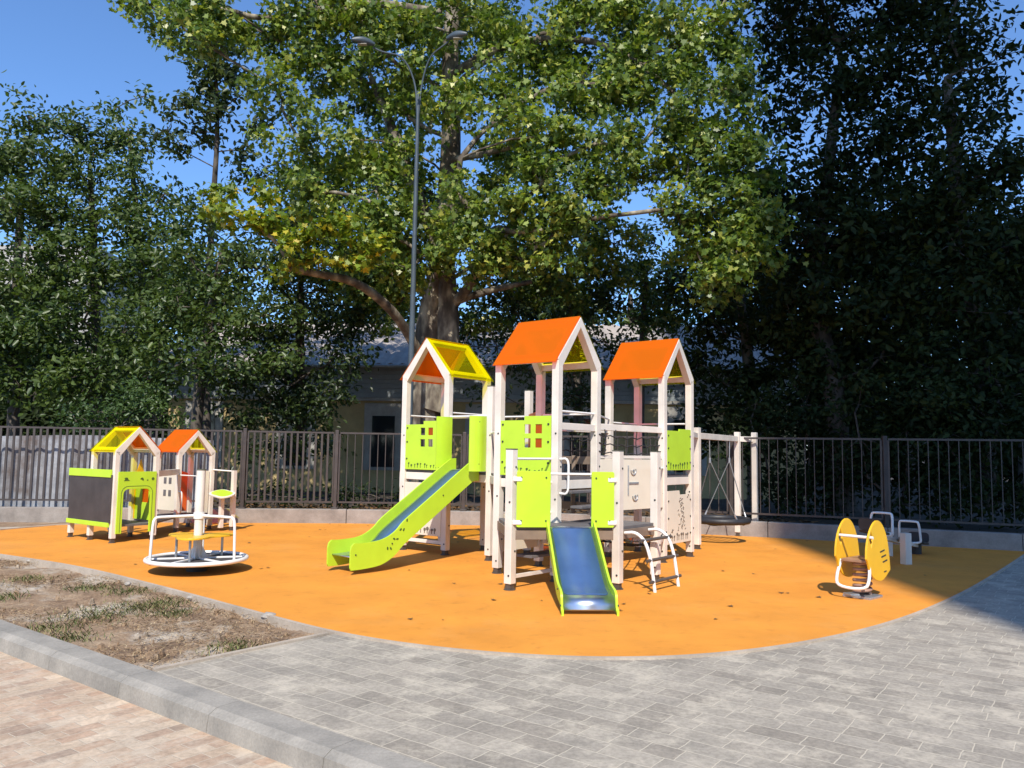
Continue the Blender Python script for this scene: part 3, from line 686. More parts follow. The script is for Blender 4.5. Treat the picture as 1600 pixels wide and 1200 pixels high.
# hood boards of the long slide (bent boards)
def hood(a, b, z0, z1, bend, parent):
    a, b = Vector(a), Vector(b); d = b - a; nrm = Vector((-d.y, d.x, 0)).normalized(); k = 8; mb = MB(); vs = []
    for i in range(k + 1):
        t_ = i / k; p = a + d * t_ + nrm * bend * math.sin(math.pi * t_)
        q = p + nrm * .015
        zb = z0 + (0 if t_ > .25 else .0); vs += [(p.x, p.y, zb), (p.x, p.y, z1), (q.x, q.y, z1), (q.x, q.y, zb)]
    fs_ = [(0, 1, 2, 3), tuple(4 * k + j for j in (3, 2, 1, 0))] + [(4 * i + j, 4 * i + (j + 1) % 4, 4 * i + 4 + (j + 1) % 4, 4 * i + 4 + j) for i in range(k) for j in range(4)]
    return obj('hood_board', mb.add(vs, fs_, False), M['lime'], parent)
e1 = (D_ - LEF['S']).normalized()
hA = LEF['S'] + e1 * .02 - D2 * .08; hB = D_ - e1 * .02 - D2 * .08
h1 = hood(LEF['S'] + e1 * .13 - D2 * .06, LEF['S'] + e1 * .05 - D2 * .30, 1.26, 1.98, .02, ps)
h2 = hood(hB - D2 * .24 - e1 * .10, hB - D2 * .0, 1.22, 1.98, -.05, ps)
bolts(h2, [hB - D2 * .12 - e1 * .055 + Vector((.02 * k_, -.04, z)) for k_ in (-1, 1) for z in (1.90, 1.32)], -D2)
m2 = A_ + AB * .66 + Vector((0, -.02, 0))
s2dir = Vector((.752, 7.45, 0)) - m2; L2 = s2dir.length
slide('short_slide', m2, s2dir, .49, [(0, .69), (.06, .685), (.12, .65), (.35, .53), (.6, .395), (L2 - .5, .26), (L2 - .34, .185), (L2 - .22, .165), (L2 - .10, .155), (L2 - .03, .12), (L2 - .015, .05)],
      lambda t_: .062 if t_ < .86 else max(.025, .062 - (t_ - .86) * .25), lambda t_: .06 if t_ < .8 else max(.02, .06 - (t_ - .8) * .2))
# arched ladder up to the low deck
BH = (H_ - B_).normalized(); nb = Vector((BH.y, -BH.x, 0))
lt = MB(); ends = []
for u in (.12, .66):
    b0 = B_ + BH * u
    pts = smooth([V3(b0 + nb * .02, ZL - .07), V3(b0 + nb * .16, ZL - .05), V3(b0 + nb * .28, ZL - .14), V3(b0 + nb * .345, .36), V3(b0 + nb * .375, .18), V3(b0 + nb * .40, 0)], 2)
    lt.tube(pts, .019, 10); ends.append(pts)
lo = obj('arched_ladder', lt, M['steelwhite'], ps)
for i in (.42, .64, .84):
    k = int(i * (len(ends[0]) - 1)); a, b = ends[0][k], ends[1][k]; e = (b - a).normalized() * .08
    obj('rung', MB().tube([a - e, b + e], .019, 8), M['rung'], lo)
# hand loops
def loop(p, d, z0, z1, reach, parent=ps, r=.014):
    pts = smooth([V3(p, z1), V3(p + d * reach, z1 + .01), V3(p + d * reach * 1.02, (z0 + z1) / 2), V3(p + d * reach, z0 - .01), V3(p, z0)], 2)
    return obj('hand_loop', MB().tube(pts, r, 8), M['steelwhite'], parent)
loop(BIG['S'] + D1 * .05, D1 + D2 * .3, 1.02, 1.42, .10); loop(BIG['S'] - D1 * .05, Vector((-.6, -.9, 0)), .80, 1.14, .10)
for z in (.36, .74, 1.06): loop(D2_ - D1 * .04, -D1, z, z + .18, .14)
loop(LEF['W'], -D1, .9, 1.2, .08); loop(H_ + Vector((0, -.04, 0)), -nb, .78, 1.08, .05)
# bench and toys under the deck
obj('bench', MB().bar(V3(A_ + D2 * .25, .34), V3(BIG['S'] + D2 * .1, .34), .22, .03), M['deck'], ps, .004)
obj('ground_rail', MB().bar(V3(A_, .14), V3(BIG['S'], .14), .03, .04), M['white'], ps, .003)
obj('ground_rail', MB().bar(V3(LEF['W'], .17), V3(LEF['S'], .17), .03, .05), M['white'], ps, .003)
obj('ground_rail', MB().bar(V3(H_, .36), V3(RIG['S'], .36), .04, .06), M['white'], ps, .003)

# swing frame beside the right tower (part of the set) and the nest swing hanging from it
SW1, SW2, SW3 = Vector((2.99, 12.72, 0)), Vector((4.25, 14.85, 0)), Vector((4.60, 14.95, 0))
for p in (SW1, SW2, SW3): post(p, 1.93, cap=False)
beam(RIG['E'], SW1, 1.80); beam(SW1, SW2, 1.80, .10, .06); beam(SW2, SW3, 1.80, .10, .06)
sc = (SW1 + SW2) / 2 + Vector((.02, 0, 0)); sdv = (SW2 - SW1).normalized(); sx = Vector((sdv.y, -sdv.x, 0)); zs = .38
ns = thing('nest_swing', 'round black rope nest swing hanging from the cream beam', 'swing', V3(sc, zs))
obj('seat_ring', MB().tube([V3(sc + sdv * (.46 * math.cos(a)) + sx * (.46 * math.sin(a)), zs) for a in np.linspace(0, 2 * math.pi, 41)[:-1]], .055, 12, closed=True), M['dark'], ns)
nm = MB()
for k in range(-4, 5):
    h = math.sqrt(.44 ** 2 - (k * .1) ** 2)
    for A, B in ((sdv, sx), (sx, sdv)):
        nm.tube([V3(sc + A * (k * .1) + B * (h * t_), zs - .02 - .05 * (1 - t_ * t_)) for t_ in np.linspace(-1, 1, 9)], .008, 6)
obj('seat_net', nm, M['rope'], ns)
for e in (-1, 1):
    top = V3(sc + sdv * e * .62, 1.75); j = V3(sc + sdv * e * .60, 1.40)
    ch = obj('chain', MB().tube([top, j], .009, 6), M['galv'], ns); obj('shackle', MB().tube([j + Vector((0, 0, -.04)), j + Vector((0, 0, .05))], .02, 8), M['galv'], ch)
    for s_ in (-1, 1):
        for ee in (.85,):
            q = V3(sc + sdv * e * .30 + sx * s_ * .36, zs + .04)
            ro = obj('hanging_rope', MB().tube([j, q], .009, 6), M['ropegrey'], ns); obj('clamp', MB().tube([q, q + (j - q).normalized() * .09], .018, 8), M['galv'], ro)

# ------------------------------------------------------------------ small playhouse set at the left
PA = math.radians(-35); E1 = Vector((math.cos(PA), math.sin(PA), 0)); E2 = Vector((-E1.y, E1.x, 0)); SS = .66
P3 = Vector((-6.10, 12.27, 0)); P4 = P3 + E2 * SS; P2 = P3 - E1 * SS; P5 = P2 + E2 * SS; P1 = P3 - E1 * 1.27; P6 = P1 + E2 * SS
Q3 = Vector((-5.86, 14.02, 0)); Q4 = Q3 + E2 * SS; Q2 = Q3 - E1 * SS; Q5 = Q2 + E2 * SS
ph = thing('toddler_playhouse', 'low toddler play structure with blackboard wall and two small gabled roofs', 'playhouse', (P3.x, P3.y, 0))
T2, R2, W2 = 1.42, 1.79, .075
for p in (P2, P3, P4, P5, Q2, Q3, Q4, Q5): post(p, T2 - .02, ph, W2, PA, cap=False)
for p in (P1, P6): post(p, 1.05, ph, W2, PA, cap=False)
roof({'W': P2, 'S': P3, 'E': P4, 'N': P5}, 1, ph, T2, R2, W2, ('sheet_yellow', 'sheet_orange'), E1, E2, PA, .03)
roof({'W': Q2, 'S': Q3, 'E': Q4, 'N': Q5}, 1, ph, T2, R2, W2, ('sheet_orange', 'sheet_yellow'), E1, E2, PA, .03)
deck([P1, P3, P4, P6], .27, ph, False); deck([Q2, Q3, Q4, Q5], .27, ph, False); deck([P4, Q3, Q2, P5], .27, ph, False)
bo, o_, d, n, w_ = board('blackboard', P1, P3, -E2, .30, 1.04, M['chalk'], ph, g=.0, off=W2 / 2 + .012)
for za, zb in ((1.0, 1.12), (.24, .31)): obj('board_edge', MB().plate([(-.03, za), (w_ - .02, za), (w_ - .02, zb), (-.03, zb)], [], o_ + n * .008, d, n, .03), M['lime'], bo, .004)
# arched entrance board
def arch_outline(w_): return [(0, .14), (.09, .14)] + [(.09, .14), (.09, .72)][1:] + [(x, z) for x, z in arc((.17, .74), .08, 180, 90, 5)] + [(x, z) for x, z in arc((w_ - .17, .74), .08, 90, 0, 5)] + [(w_ - .09, .14), (w_, .14), (w_, 1.09), (0, 1.09)]
bo, o_, d, n, w_ = board('arched_entrance_board', P3, P4, E1, .14, 1.09, M['lime'], ph, g=.02, off=W2 / 2 + .012, outline=arch_outline)
carve(bo, o_ + n * .0115, d, n, [('tri', .13, .97, .05, .02, 0), ('leaf', .12, .985, .03, .016, 0), ('leaf', w_ - .25, .98, .022, .014, .5), ('rect', w_ - .23, .97, .012, .02, .4), ('leaf', w_ - .15, .955, .012, .01, 0), ('leaf', w_ - .06, .975, .024, .024, 0)], M['limeink'])
# inner groove line of the arch
gp = [(.055, .16), (.055, .74)] + arc((.165, .755), .11, 180, 90, 5) + arc((w_ - .165, .755), .11, 90, 0, 5) + [(w_ - .055, .74), (w_ - .055, .16)]
obj('arch_groove', MB().tube([o_ + d * u + n * .009 + Vector((0, 0, z)) for u, z in gp], .0045, 6), M['limeink'], bo)
bo, o_, d, n, w_ = board('rear_board', P5, P4, -E2, .30, .98, M['lime'], ph, off=-.01, holes=[[(.24, .58), (.42, .58), (.42, .84), (.24, .84)]])
obj('window_pane', MB().plate([(.24, .58), (.42, .58), (.42, .84), (.24, .84)], [], o_, d, n, .006), M['sheet_orange'], bo, label='orange clear window pane')
obj('yellow_lit_board', MB().plate([(0, .30), (.17, .30), (.17, .98), (.085, 1.28), (0, .98)], [], P5 + E2 * .0 + Vector((.06, -.06, 0)), E2, E1, .018), M['yellow'], ph, .003)  # yellow light falling in the little house, painted into this board's colour
bo, o_, d, n, w_ = board('cream_window_wall', Q2, Q3, -E2, .36, 1.04, M['cream'], ph, g=.03,
    holes=[])
for u in (.34, .60):
    for z in (.68, .90): obj('window_pane', MB().plate([(w_ * u, z - .07), (w_ * u + .08, z - .07), (w_ * u + .08, z + .04), (w_ * u, z + .04)], [], o_ + n * .011, d, n, .006), M['deck'], bo)
obj('beam', MB().bar(V3(P4, 1.05), V3(Q3, 1.05), .05, .10), M['white'], ph, .004)
bo, o_, d, n, w_ = board('rear_board', Q2, Q5, E1, .30, 1.05, M['orangeboard'], ph, off=.0, outline=lambda w_: [(w_ * .45, .30), (w_, .30), (w_, 1.0), (w_ * .72, 1.05), (w_ * .45, .95)], label='orange board standing inside the second little house')
bo, o_, d, n, w_ = board('cream_arch_board', Q3, Q4, E1, .30, 1.06, M['cream'], ph, off=.0, outline=lambda w_: [(w_ * .55, .30), (w_, .30), (w_, 1.06), (w_ * .55, 1.06)])
QR = Vector((-5.01, 14.39, 0)); QR = on(362, 829); QM = QR - E2 * .62
post(QR, 1.08, ph, W2, PA)
obj('handrail', MB().tube([V3(Q4, 1.08), V3(QR, 1.06)], .013, 8), M['steelwhite'], ph)
obj('handrail', MB().tube([V3(Q3, .99), V3(Q3 + E1 * .55, .99), V3(Q3 + E1 * .55, .30)], .013, 8), M['steelwhite'], ph)
loop(Q3 + E1 * .03, E1, .34, .70, .10, ph, .012)
deck([Q4, QR, QR - E2 * .45, Q3 + E1 * .3], .27, ph, False)
tcn = QR - E1 * .05 - E2 * .20
obj('table_leg', MB().box((tcn.x, tcn.y, .36), .07, .07, .6, PA), M['white'], ph, .004)
tb = obj('table_top', MB().plate(rrect(-.26, -.17, .26, .17, .15), [], V3(tcn, .66), (E1 + Vector((0, 0, -.12))).normalized(), (0, -.25, 1), .02, v=E2 * .97 + Vector((0, 0, .24))), M['white'], ph)
obj('table_inlay', MB().plate(rrect(-.22, -.13, .22, .13, .12), [], V3(tcn, .674), (E1 + Vector((0, 0, -.12))).normalized(), (0, -.25, 1), .01, v=E2 * .97 + Vector((0, 0, .24))), M['lime'], tb)

# ------------------------------------------------------------------ merry-go-round
mc = on(308, 872.5, .15); mc = Vector((mc.x, mc.y, 0)); RM = .57
mg = thing('merry_go_round', 'small white merry-go-round with yellow wavy seat and central pole', 'roundabout', mc)
cir = lambda r, z, k=40, a0=0: [V3(mc + Vector((r * math.cos(a), r * math.sin(a), 0)), z) for a in np.linspace(a0, a0 + 2 * math.pi, k + 1)[:-1]]
obj('rim', MB().tube(cir(RM, .15), .026, 10, closed=True), M['steelwhite'], mg)
obj('floor_plate', MB().tube([V3(mc, .135), V3(mc, .15)], RM - .01, 40), M['floor'], mg)
for k in range(6):
    a = math.radians(20 + 60 * k); v = Vector((math.cos(a), math.sin(a), 0))
    obj('spoke', MB().bar(V3(mc + v * .04, .158), V3(mc + v * (RM - .01), .158), .035, .02), M['steelwhite'], mg, .004)
obj('base_drum', MB().cyl(mc, .12, .13, 24), M['dark'], mg)
obj('pole', MB().cyl(V3(mc, .15), .052, 1.06, 20), M['white'], mg)
obj('pole_cap', MB().cyl(V3(mc, 1.21), .054, .015, 20), M['cap'], mg)
obj('collar', MB().cyl(V3(mc, .63), .066, .07, 20), M['steelwhite'], mg)
for a in (math.radians(215), math.radians(-18), math.radians(105)):
    v = Vector((math.cos(a), math.sin(a), 0))
    obj('hand_bar', MB().tube(smooth([V3(mc + v * .05, .665), V3(mc + v * .42, .66), V3(mc + v * .50, .655), V3(mc + v * .52, .56), V3(mc + v * .53, .16)], 2), .0165, 8), M['steelwhite'], mg)
    u = Vector((math.cos(a + 1.05), math.sin(a + 1.05), 0))
    obj('seat_leg', MB().tube([V3(mc + u * .30, .15), V3(mc + u * .30, .41)], .016, 8), M['galv'], mg)
    obj('fin', MB().plate([(.04, .16), (.12, .16), (.10, .22), (.04, .32)], [], mc, u, Vector((-u.y, u.x, 0)), .012), M['steelwhite'], mg)
seat = [(r_ * math.cos(a), r_ * math.sin(a)) for a in np.linspace(0, 2 * math.pi, 61)[:-1] for r_ in [.33 + .09 * math.cos(3 * (a - math.radians(215 + 60)))]]
obj('seat', MB().plate(seat, [arc((0, 0), .07, 0, 337, 15)], V3(mc, .42), (1, 0, 0), (0, 0, 1), .022, v=(0, 1, 0)), M['yellow'], mg, .004)

# ------------------------------------------------------------------ spring rider
rb = on(1348, 933); rp = Vector((.75, .66, 0)).normalized(); rq = Vector((rp.y, -rp.x, 0))
sr = thing('spring_rider', 'yellow spring rider with two fish-shaped side boards and white bars', 'spring rider', rb)
obj('base_plate', MB().box((rb.x, rb.y, .015), .30, .30, .03, math.atan2(rp.y, rp.x)).box((rb.x - .13, rb.y - .02, .03), .12, .12, .03, .3), M['galv'], sr, .006)
coil = [V3(rb + Vector((.085 * math.cos(a), .085 * math.sin(a), 0)), .04 + .34 * a / (2 * math.pi * 6)) for a in np.linspace(0, 2 * math.pi * 6, 110)]
obj('spring', MB().tube(coil, .017, 8), M['spring'], sr)
obj('seat', MB().bar(V3(rb - rp * .20, .40), V3(rb + rp * .22, .40), .27, .03), M['brownwood'], sr, .006)
fish = [(-.27, .44), (-.26, .56), (-.20, .70), (-.10, .80), (0.0, .835), (.10, .80), (.18, .72), (.245, .60), (.275, .44), (.295, .29), (.29, .285), (.14, .20), (.04, .185), (-.10, .22), (-.20, .31), (-.235, .40)]
fish = [(p.x, p.y) for p in smooth([(u, z, 0) for u, z in fish + fish[:1]], 1)][:-1]
eye = [(-.20, .64), (-.155, .545), (-.11, .64), (-.155, .73)]
for s_ in (-1, 1):
    o_ = rb + rq * (s_ * .165)
    so = obj('side_board', MB().plate(fish, [eye], o_, rp, rq * s_, .02), M['yellow'], sr, .004)
    carve(so, o_ + rq * s_ * .0115, rp, rq, [('rect', .10 + .03 * i, .50 - .055 * i, .055, .007, .15) for i in range(3)] + [('rect', .16, .28, .03, .006, .1)], M['hinge'])
obj('hand_bar', MB().tube([V3(rb - rp * .165 - rq * .185, .655), V3(rb - rp * .165 + rq * .20, .655)], .016, 8), M['steelwhite'], sr)
fb = rb - rp * .16
obj('foot_bar', MB().tube(smooth([V3(fb - rq * .15, .40), V3(fb - rq * .18 - rp * .06, .22), V3(fb - rq * .15 - rp * .10, .12), V3(fb + rq * .15 - rp * .10, .12), V3(fb + rq * .18 - rp * .06, .22), V3(fb + rq * .15, .40)], 2), .017, 8), M['steelwhite'], sr)

# ------------------------------------------------------------------ seesaw
sl, sR = at(1362, 836, 10.9), at(1434, 853, 12.6); sL = Vector(sl); bd = (sR - sL).normalized(); bh = Vector((bd.x, bd.y, 0)).normalized(); bs = Vector((bh.y, -bh.x, 0))
ss = thing('seesaw', 'grey seesaw with hoop handles standing in the shade', 'seesaw', V3((sL + sR) / 2, 0))
obj('plank', MB().bar(sL, sR, .10, .06), M['white'], ss, .006)
spx = on(1416, 882)
obj('pivot_post', MB().box((spx.x, spx.y, .22), .11, .11, .44, .3), M['white'], ss, .008)
mid = (sL + sR) / 2
obj('pivot_axle', MB().tube([V3(spx, .40), Vector((mid.x, mid.y, mid.z))], .03, 10), M['galv'], ss)
obj('far_post', MB().box((2 * mid.x - spx.x, 2 * mid.y - spx.y, .18), .10, .10, .36, .3), M['white'], ss, .008)
for P, sg in ((sL, -1), (sR, 1)):
    inn = P - bd * sg * .42
    st = obj('seat', MB().plate(rrect(-.18, -.16, .18, .16, .06), [], P - bd * sg * .12 + Vector((0, 0, .045)), bd, (0, 0, 1), .03, v=bs), M['dark'], ss, .006)
    obj('backrest', MB().plate(rrect(-.15, 0, .15, .16, .05), [], P + bd * sg * .06 + Vector((0, 0, .06)), bs, bd, .025), M['dark'], st, .005)
    obj('handle', MB().tube(smooth([inn - bs * .15 + Vector((0, 0, .02)), inn - bs * .15 + Vector((0, 0, .10)), inn - bs * .14 - bd * sg * .05 + Vector((0, 0, .33)), inn - bs * .10 - bd * sg * .05 + Vector((0, 0, .345)), inn + bs * .10 - bd * sg * .05 + Vector((0, 0, .345)), inn + bs * .14 - bd * sg * .05 + Vector((0, 0, .33)), inn + bs * .15 + Vector((0, 0, .10)), inn + bs * .15 + Vector((0, 0, .02)), inn - bs * .15 + Vector((0, 0, .02))], 2), .017, 8), M['steelwhite'], ss)
    zz = P.z - .03; obj('buffer', MB().cyl((P.x - bd.x * sg * .1, P.y - bd.y * sg * .1, max(.0, zz - .18)), .08, .17, 14), M['dark'], ss)

# ------------------------------------------------------------------ street lamp
lb = at(641.5, 600, 16.42); lb = Vector((lb.x - .0, lb.y, .2)); lt_ = 9.2
la = thing('street_lamp', 'tall slim blue grey street lamp with two arched arms behind the left tower', 'street lamp', lb)
lx, ly = lb.x, lb.y
obj('pole', MB().tube([(lx, ly, .2), (lx, ly, 3.0), (lx, ly, 6.0), (lx, ly, lt_)], [.07, .063, .05, .036], 14), M['lamp'], la)
for hx, hz, fx in ((-.95, 10.02, -1), (.66, 10.18, 1)):
    a = obj('arm', MB().tube(smooth([(lx + fx * .02, ly, 8.7), (lx + fx * .06, ly, 9.4), (lx + hx * .35, ly - .1, 9.95), (lx + hx * .8, ly - .25, hz - .08), (lx + hx, ly - .3, hz)], 2), .02, 8), M['lamp'], la)
    c = Vector((lx + hx + fx * .18, ly - .36, hz + .03)); k = 10
    hd = obj('lamp_head', MB().tube([c + Vector((fx * (-.22 + .44 * i / k), -.02 * i, .03 * math.sin(i / k * 3.14))) for i in range(k + 1)], [.025 + .055 * math.sin(max(.05, min(1, (i + .6) / (k + 1))) * 3.14) for i in range(k + 1)], 12), M['lamp'], a)
    obj('lens', MB().box(tuple(c + Vector((fx * .02, -.1, -.058))), .2, .10, .02), M['lens'], hd, .01)

# ------------------------------------------------------------------ buildings
def oriented(o, dx): 
    dx = Vector(dx).normalized(); return Vector(o), dx, Vector((-dx.y, dx.x, 0))
yb = thing('yellow_house', 'long single-storey ochre house with grey siding band and corrugated roof behind the fence', 'house', (-9.5, 25.5, .2))
bo0, bx, by = oriented((-11.0, 25.3, 0), (1, -.06, 0)); BL, BD = 20.0, 7.5
Pb = lambda u, v, z: bo0 + bx * u + by * v + Vector((0, 0, z))
rz = math.atan2(bx.y, bx.x)
def boxuv(u0, u1, v0, v1, z0, z1): c = Pb((u0 + u1) / 2, (v0 + v1) / 2, (z0 + z1) / 2); return MB().box(c, u1 - u0, v1 - v0, z1 - z0, rz)
obj('wall', boxuv(0, BL, 0, BD, -.3, 3.12), M['render_y'], yb)
sb_ = MB()
for i in range(7): 
    c = Pb(BL / 2, -.03, 3.20 + .145 * i); sb_.box(c, BL + .1, .10 + .02 * (i % 1), .138, rz)
sb_.box(Pb(BL / 2, BD / 2 + .02, 3.65), BL - .02, BD, 1.0, rz)
obj('siding_band', sb_, M['siding'], yb)
obj('cornice', boxuv(-.08, BL + .08, -.14, .0, 3.02, 3.12), M['trimw'], yb)
obj('gutter', MB().tube([Pb(-.4, -.56, 4.08), Pb(BL + .4, -.56, 4.06)], .06, 8), M['siding'], yb)
for u in (8.5, 14.9): obj('downpipe', MB().tube([Pb(u, -.5, 4.05), Pb(u, -.14, 3.85), Pb(u, -.14, .3)], .045, 8), M['siding'], yb)
rf = MB(); nseg = 220; vs = []
for i in range(nseg + 1):
    u = -.4 + (BL + .8) * i / nseg; a = .035 * math.sin(i * math.pi / 2) 
    vs += [Pb(u, -.5, 4.15 + a), Pb(u, BD / 2, 6.1 + a), Pb(u, BD + .5, 4.15 + a)]
rf.add(vs, [(3 * i, 3 * i + 3, 3 * i + 4, 3 * i + 1) for i in range(nseg)] + [(3 * i + 1, 3 * i + 4, 3 * i + 5, 3 * i + 2) for i in range(nseg)], False)
ro = obj('roof', rf, M['roofcorr'], yb, fix=False); so_ = ro.modifiers.new('solid', 'SOLIDIFY'); so_.thickness = .03
for u in (1.2, 4.2, 7.0, 10.2, 13.2, 16.4):
    wf = obj('window', boxuv(u - .62, u + .62, -.07, .0, .85, 2.95), M['trimw'], yb)
    obj('pane', boxuv(u - .36, u + .36, -.095, -.06, .95, 2.55), M['glass'], wf)
ch = thing('pale_house', 'sunlit ochre house with dark roof seen between the middle and right towers', 'house', (4.0, 30, .2))
obj('wall', MB().box((5.6, 31, 1.9), 4.4, 4, 3.6), M['render_y'], ch); obj('roof', MB().add([(3.1, 28.6, 3.62), (8.1, 28.6, 3.62), (8.1, 31, 5.0), (3.1, 31, 5.0), (3.1, 33.4, 3.62), (8.1, 33.4, 3.62)], [(0, 1, 2, 3), (3, 2, 5, 4), (0, 3, 4), (1, 5, 2), (0, 4, 5, 1)]), M['siding'], ch)
wf = obj('window', MB().box((4.9, 28.97, 2.1), 1.1, .08, 1.5), M['trimw'], ch); obj('pane', MB().box((4.9, 28.92, 1.95), .8, .05, 1.1), M['glass'], wf)
gh = thing('grey_block', 'pale apartment block glimpsed high behind the left trees', 'apartment block', (-22, 52, .2))
obj('wall', MB().box((-31, 55, 7), 7, 8, 15), M['trimw'], gh)
for i in range(3):
    for j in range(4):
        obj('window', MB().box((-33.2 + 1.6 * j, 50.97, 3 + 4 * i), 1.0, .1, 1.8), M['glass'], gh)
# tall block at the right behind the viewer: its shadow covers the right side of the place
tb_ = thing('tower_block', 'tall grey apartment tower beside the viewer that shades the right half', 'apartment tower', (18, -38, 0))
X0, X1, Y0, Y1, HT = 3.18, 34.0, -46.0, -30.0, 84.0
obj('wall', MB().box(((X0 + X1) / 2, (Y0 + Y1) / 2, HT / 2 - .2), X1 - X0, Y1 - Y0, HT), M['render_grey'], tb_)
wproto = None
for i in range(9):
    for j in range(5):
        if wproto is None:
            wproto = obj('window', MB().box((X0 + 3, Y1 + .02, 2.2), 1.6, .08, 1.6), M['glass'], tb_); continue
        c = wproto.copy(); COL.objects.link(c); c.parent = tb_; c.location = (5.6 * j, 0, 8.6 * i)

# ------------------------------------------------------------------ trees
def leaf_mesh(C, U, Vv, size, shape):
    """C centres, U leaf axis, Vv leaf side vectors -> vertices and polygons of small leaf faces"""
    n = len(C)
    if shape == 'lobed':     # pointed five-lobed blade
        sh = np.array([(0, 0, 0), (.10, .22, .03), (-.02, .50, .10), (.30, .36, .03), (.52, .46, .05), (.58, .18, -.02), (1.0, 0, -.10), (.58, -.18, -.02), (.52, -.46, .05), (.30, -.36, .03), (-.02, -.50, .10), (.10, -.22, .03)])
        polys = [list(range(12))]
    else:                    # narrow folded leaflet
        sh = np.array([(0, 0, 0), (.35, .24, .07), (.75, .18, .05), (1, 0, -.06), (.75, -.18, .05), (.35, -.24, .07)])
        polys = [[0, 3, 2, 1], [0, 5, 4, 3]]
    W = np.cross(U, Vv); k = len(sh)
    P = C[:, None, :] + size[:, None, None] * (sh[None, :, 0:1] * U[:, None, :] + sh[None, :, 1:2] * Vv[:, None, :] + sh[None, :, 2:3] * W[:, None, :])
    co = P.reshape(-1, 3); loops = []; starts = []; tot = []
    base = (np.arange(n) * k)
    L = [np.array(p) for p in polys]; per = np.concatenate(L)
    lo = (base[:, None] + per[None, :]).reshape(-1); lens = np.array([len(p) for p in polys])
    tot = np.tile(lens, n); starts = np.concatenate([[0], np.cumsum(tot)[:-1]])
    return co, lo, starts, tot
def np_mesh(name, co, lo, st, tot):
    me = bpy.data.meshes.new(name); me.vertices.add(len(co)); me.vertices.foreach_set('co', co.astype(np.float32).ravel())
    me.loops.add(len(lo)); me.loops.foreach_set('vertex_index', lo.astype(np.int32))
    me.polygons.add(len(st)); me.polygons.foreach_set('loop_start', st.astype(np.int32)); me.update(calc_edges=True); return me
def unit(a): return a / np.maximum(1e-9, np.linalg.norm(a, axis=1, keepdims=True))
def tree(name, label, cat, trunk, tr, clumps, leaf, mat, bark, shape='narrow', group=None, twig=.012, sub=(14, .38), droop=.15, gold=None):
    """trunk: polyline; tr: radii; clumps: (centre, radius, leaves, [z squash]) -> limbs grown from the trunk into every clump"""
    base = Vector(trunk[0]); o = thing(name, label, cat, base, group)
    T = [Vector(p) for p in trunk]
    if len(T) > 1:
        sp = smooth(T, 2); rs = list(np.interp(np.linspace(0, 1, len(sp)), np.linspace(0, 1, len(tr)), tr))
        rs[0] *= 1.35
        tm = MB().tube(sp, rs, 12)
    else: sp, rs, tm = T, [tr[0]], MB()
    CC, OO = [], []
    # skeleton: every clump hangs on the nearest piece of wood already grown, limbs thicken with what they carry
    pos = list(sp); par = [i - 1 for i in range(len(sp))]; load = [0.0] * len(sp); ntr = len(sp); tips = []
    tree_axis = sp[-1]
    order = sorted(clumps, key=lambda q: min((Vector(q[0]) - p).length for p in sp))
    for cl in order:
        c, R, nl = Vector(cl[0]), cl[1], cl[2]; sq = cl[3] if len(cl) > 3 else .8
        def cost(i):
            p = pos[i]; d = c - p
            return d.length + 1.2 * max(0, p.z - c.z + .25 * d.xy.length) + (0.25 if i < ntr else 0)
        i = min(range(1 if ntr > 2 else 0, len(pos)), key=cost); p = pos[i]; L = (c - p).length; k = max(2, int(L / .55))
        w1 = Vector((random.uniform(-1, 1), random.uniform(-1, 1), random.uniform(-.2, 1))) * .16 * min(L, 3)
        for j in range(1, k + 1):
            t_ = j / k; q = p.lerp(c, t_) + w1 * math.sin(math.pi * t_) + Vector((random.uniform(-1, 1), random.uniform(-1, 1), random.uniform(-1, 1))) * .05
            pos.append(q); par.append(i if j == 1 else len(pos) - 2); load.append(0.0)
        tip = len(pos) - 1; i = tip
        while i >= ntr: load[i] += R * R; i = par[i]
        ns = max(4, int(sub[0] * R * R)); th = RNG.random(ns) ** .42
        dirs = unit(RNG.normal(size=(ns, 3))); subs = np.array(c) + dirs * (th * R)[:, None] * np.array([1, 1, sq])
        for q in subs[:max(4, ns // 3)]:
            st = pos[max(ntr, tip - random.randrange(0, max(1, k // 2)))] if tip >= ntr else pos[tip]; q = Vector(q); mm = st.lerp(q, .5) + Vector((0, 0, random.uniform(-.05, .18) * R))
            tm.tube([st, mm, q], [twig * 1.3, twig * .9, twig * .35], 4, cap=False)
        wgt = RNG.random(ns) + .35; cnt = RNG.multinomial(nl, wgt / wgt.sum())
        for q, kk in zip(subs, cnt):
            if not kk: continue
            pp = q + RNG.normal(size=(kk, 3)) * sub[1] * np.array([.62, .62, .42])
            CC.append(pp); OO.append(unit(pp - np.array(c) + 1e-6))
    kids = {}
    for i in range(ntr, len(pos)): kids.setdefault(par[i], []).append(i)
    rad = lambda i: min(.24, twig * 1.5 * math.sqrt(max(.3, load[i])) + .004)
    for i in range(ntr, len(pos)):
        first = par[i] < ntr or kids[par[i]][0] != i
        if not first: continue
        ch = [par[i], i]
        while ch[-1] in kids: ch.append(kids[ch[-1]][0])
        rr_ = [rad(j) for j in ch]; rr_[0] = min(rs[par[i]] * .7, rad(i) * 1.15) if par[i] < ntr else rad(i)
        tm.tube([pos[j] for j in ch], rr_, 7)
    C = np.concatenate(CC); O = np.concatenate(OO); n = len(C)
    Nn = unit(RNG.normal(size=(n, 3)) * .75 + O * .45 + np.array([0, -.1, .65])); U = unit(np.cross(Nn, RNG.normal(size=(n, 3)))); U[:, 2] -= droop; U = unit(U)
    Vv = unit(np.cross(Nn, U)); size = leaf * RNG.uniform(.65, 1.3, n)
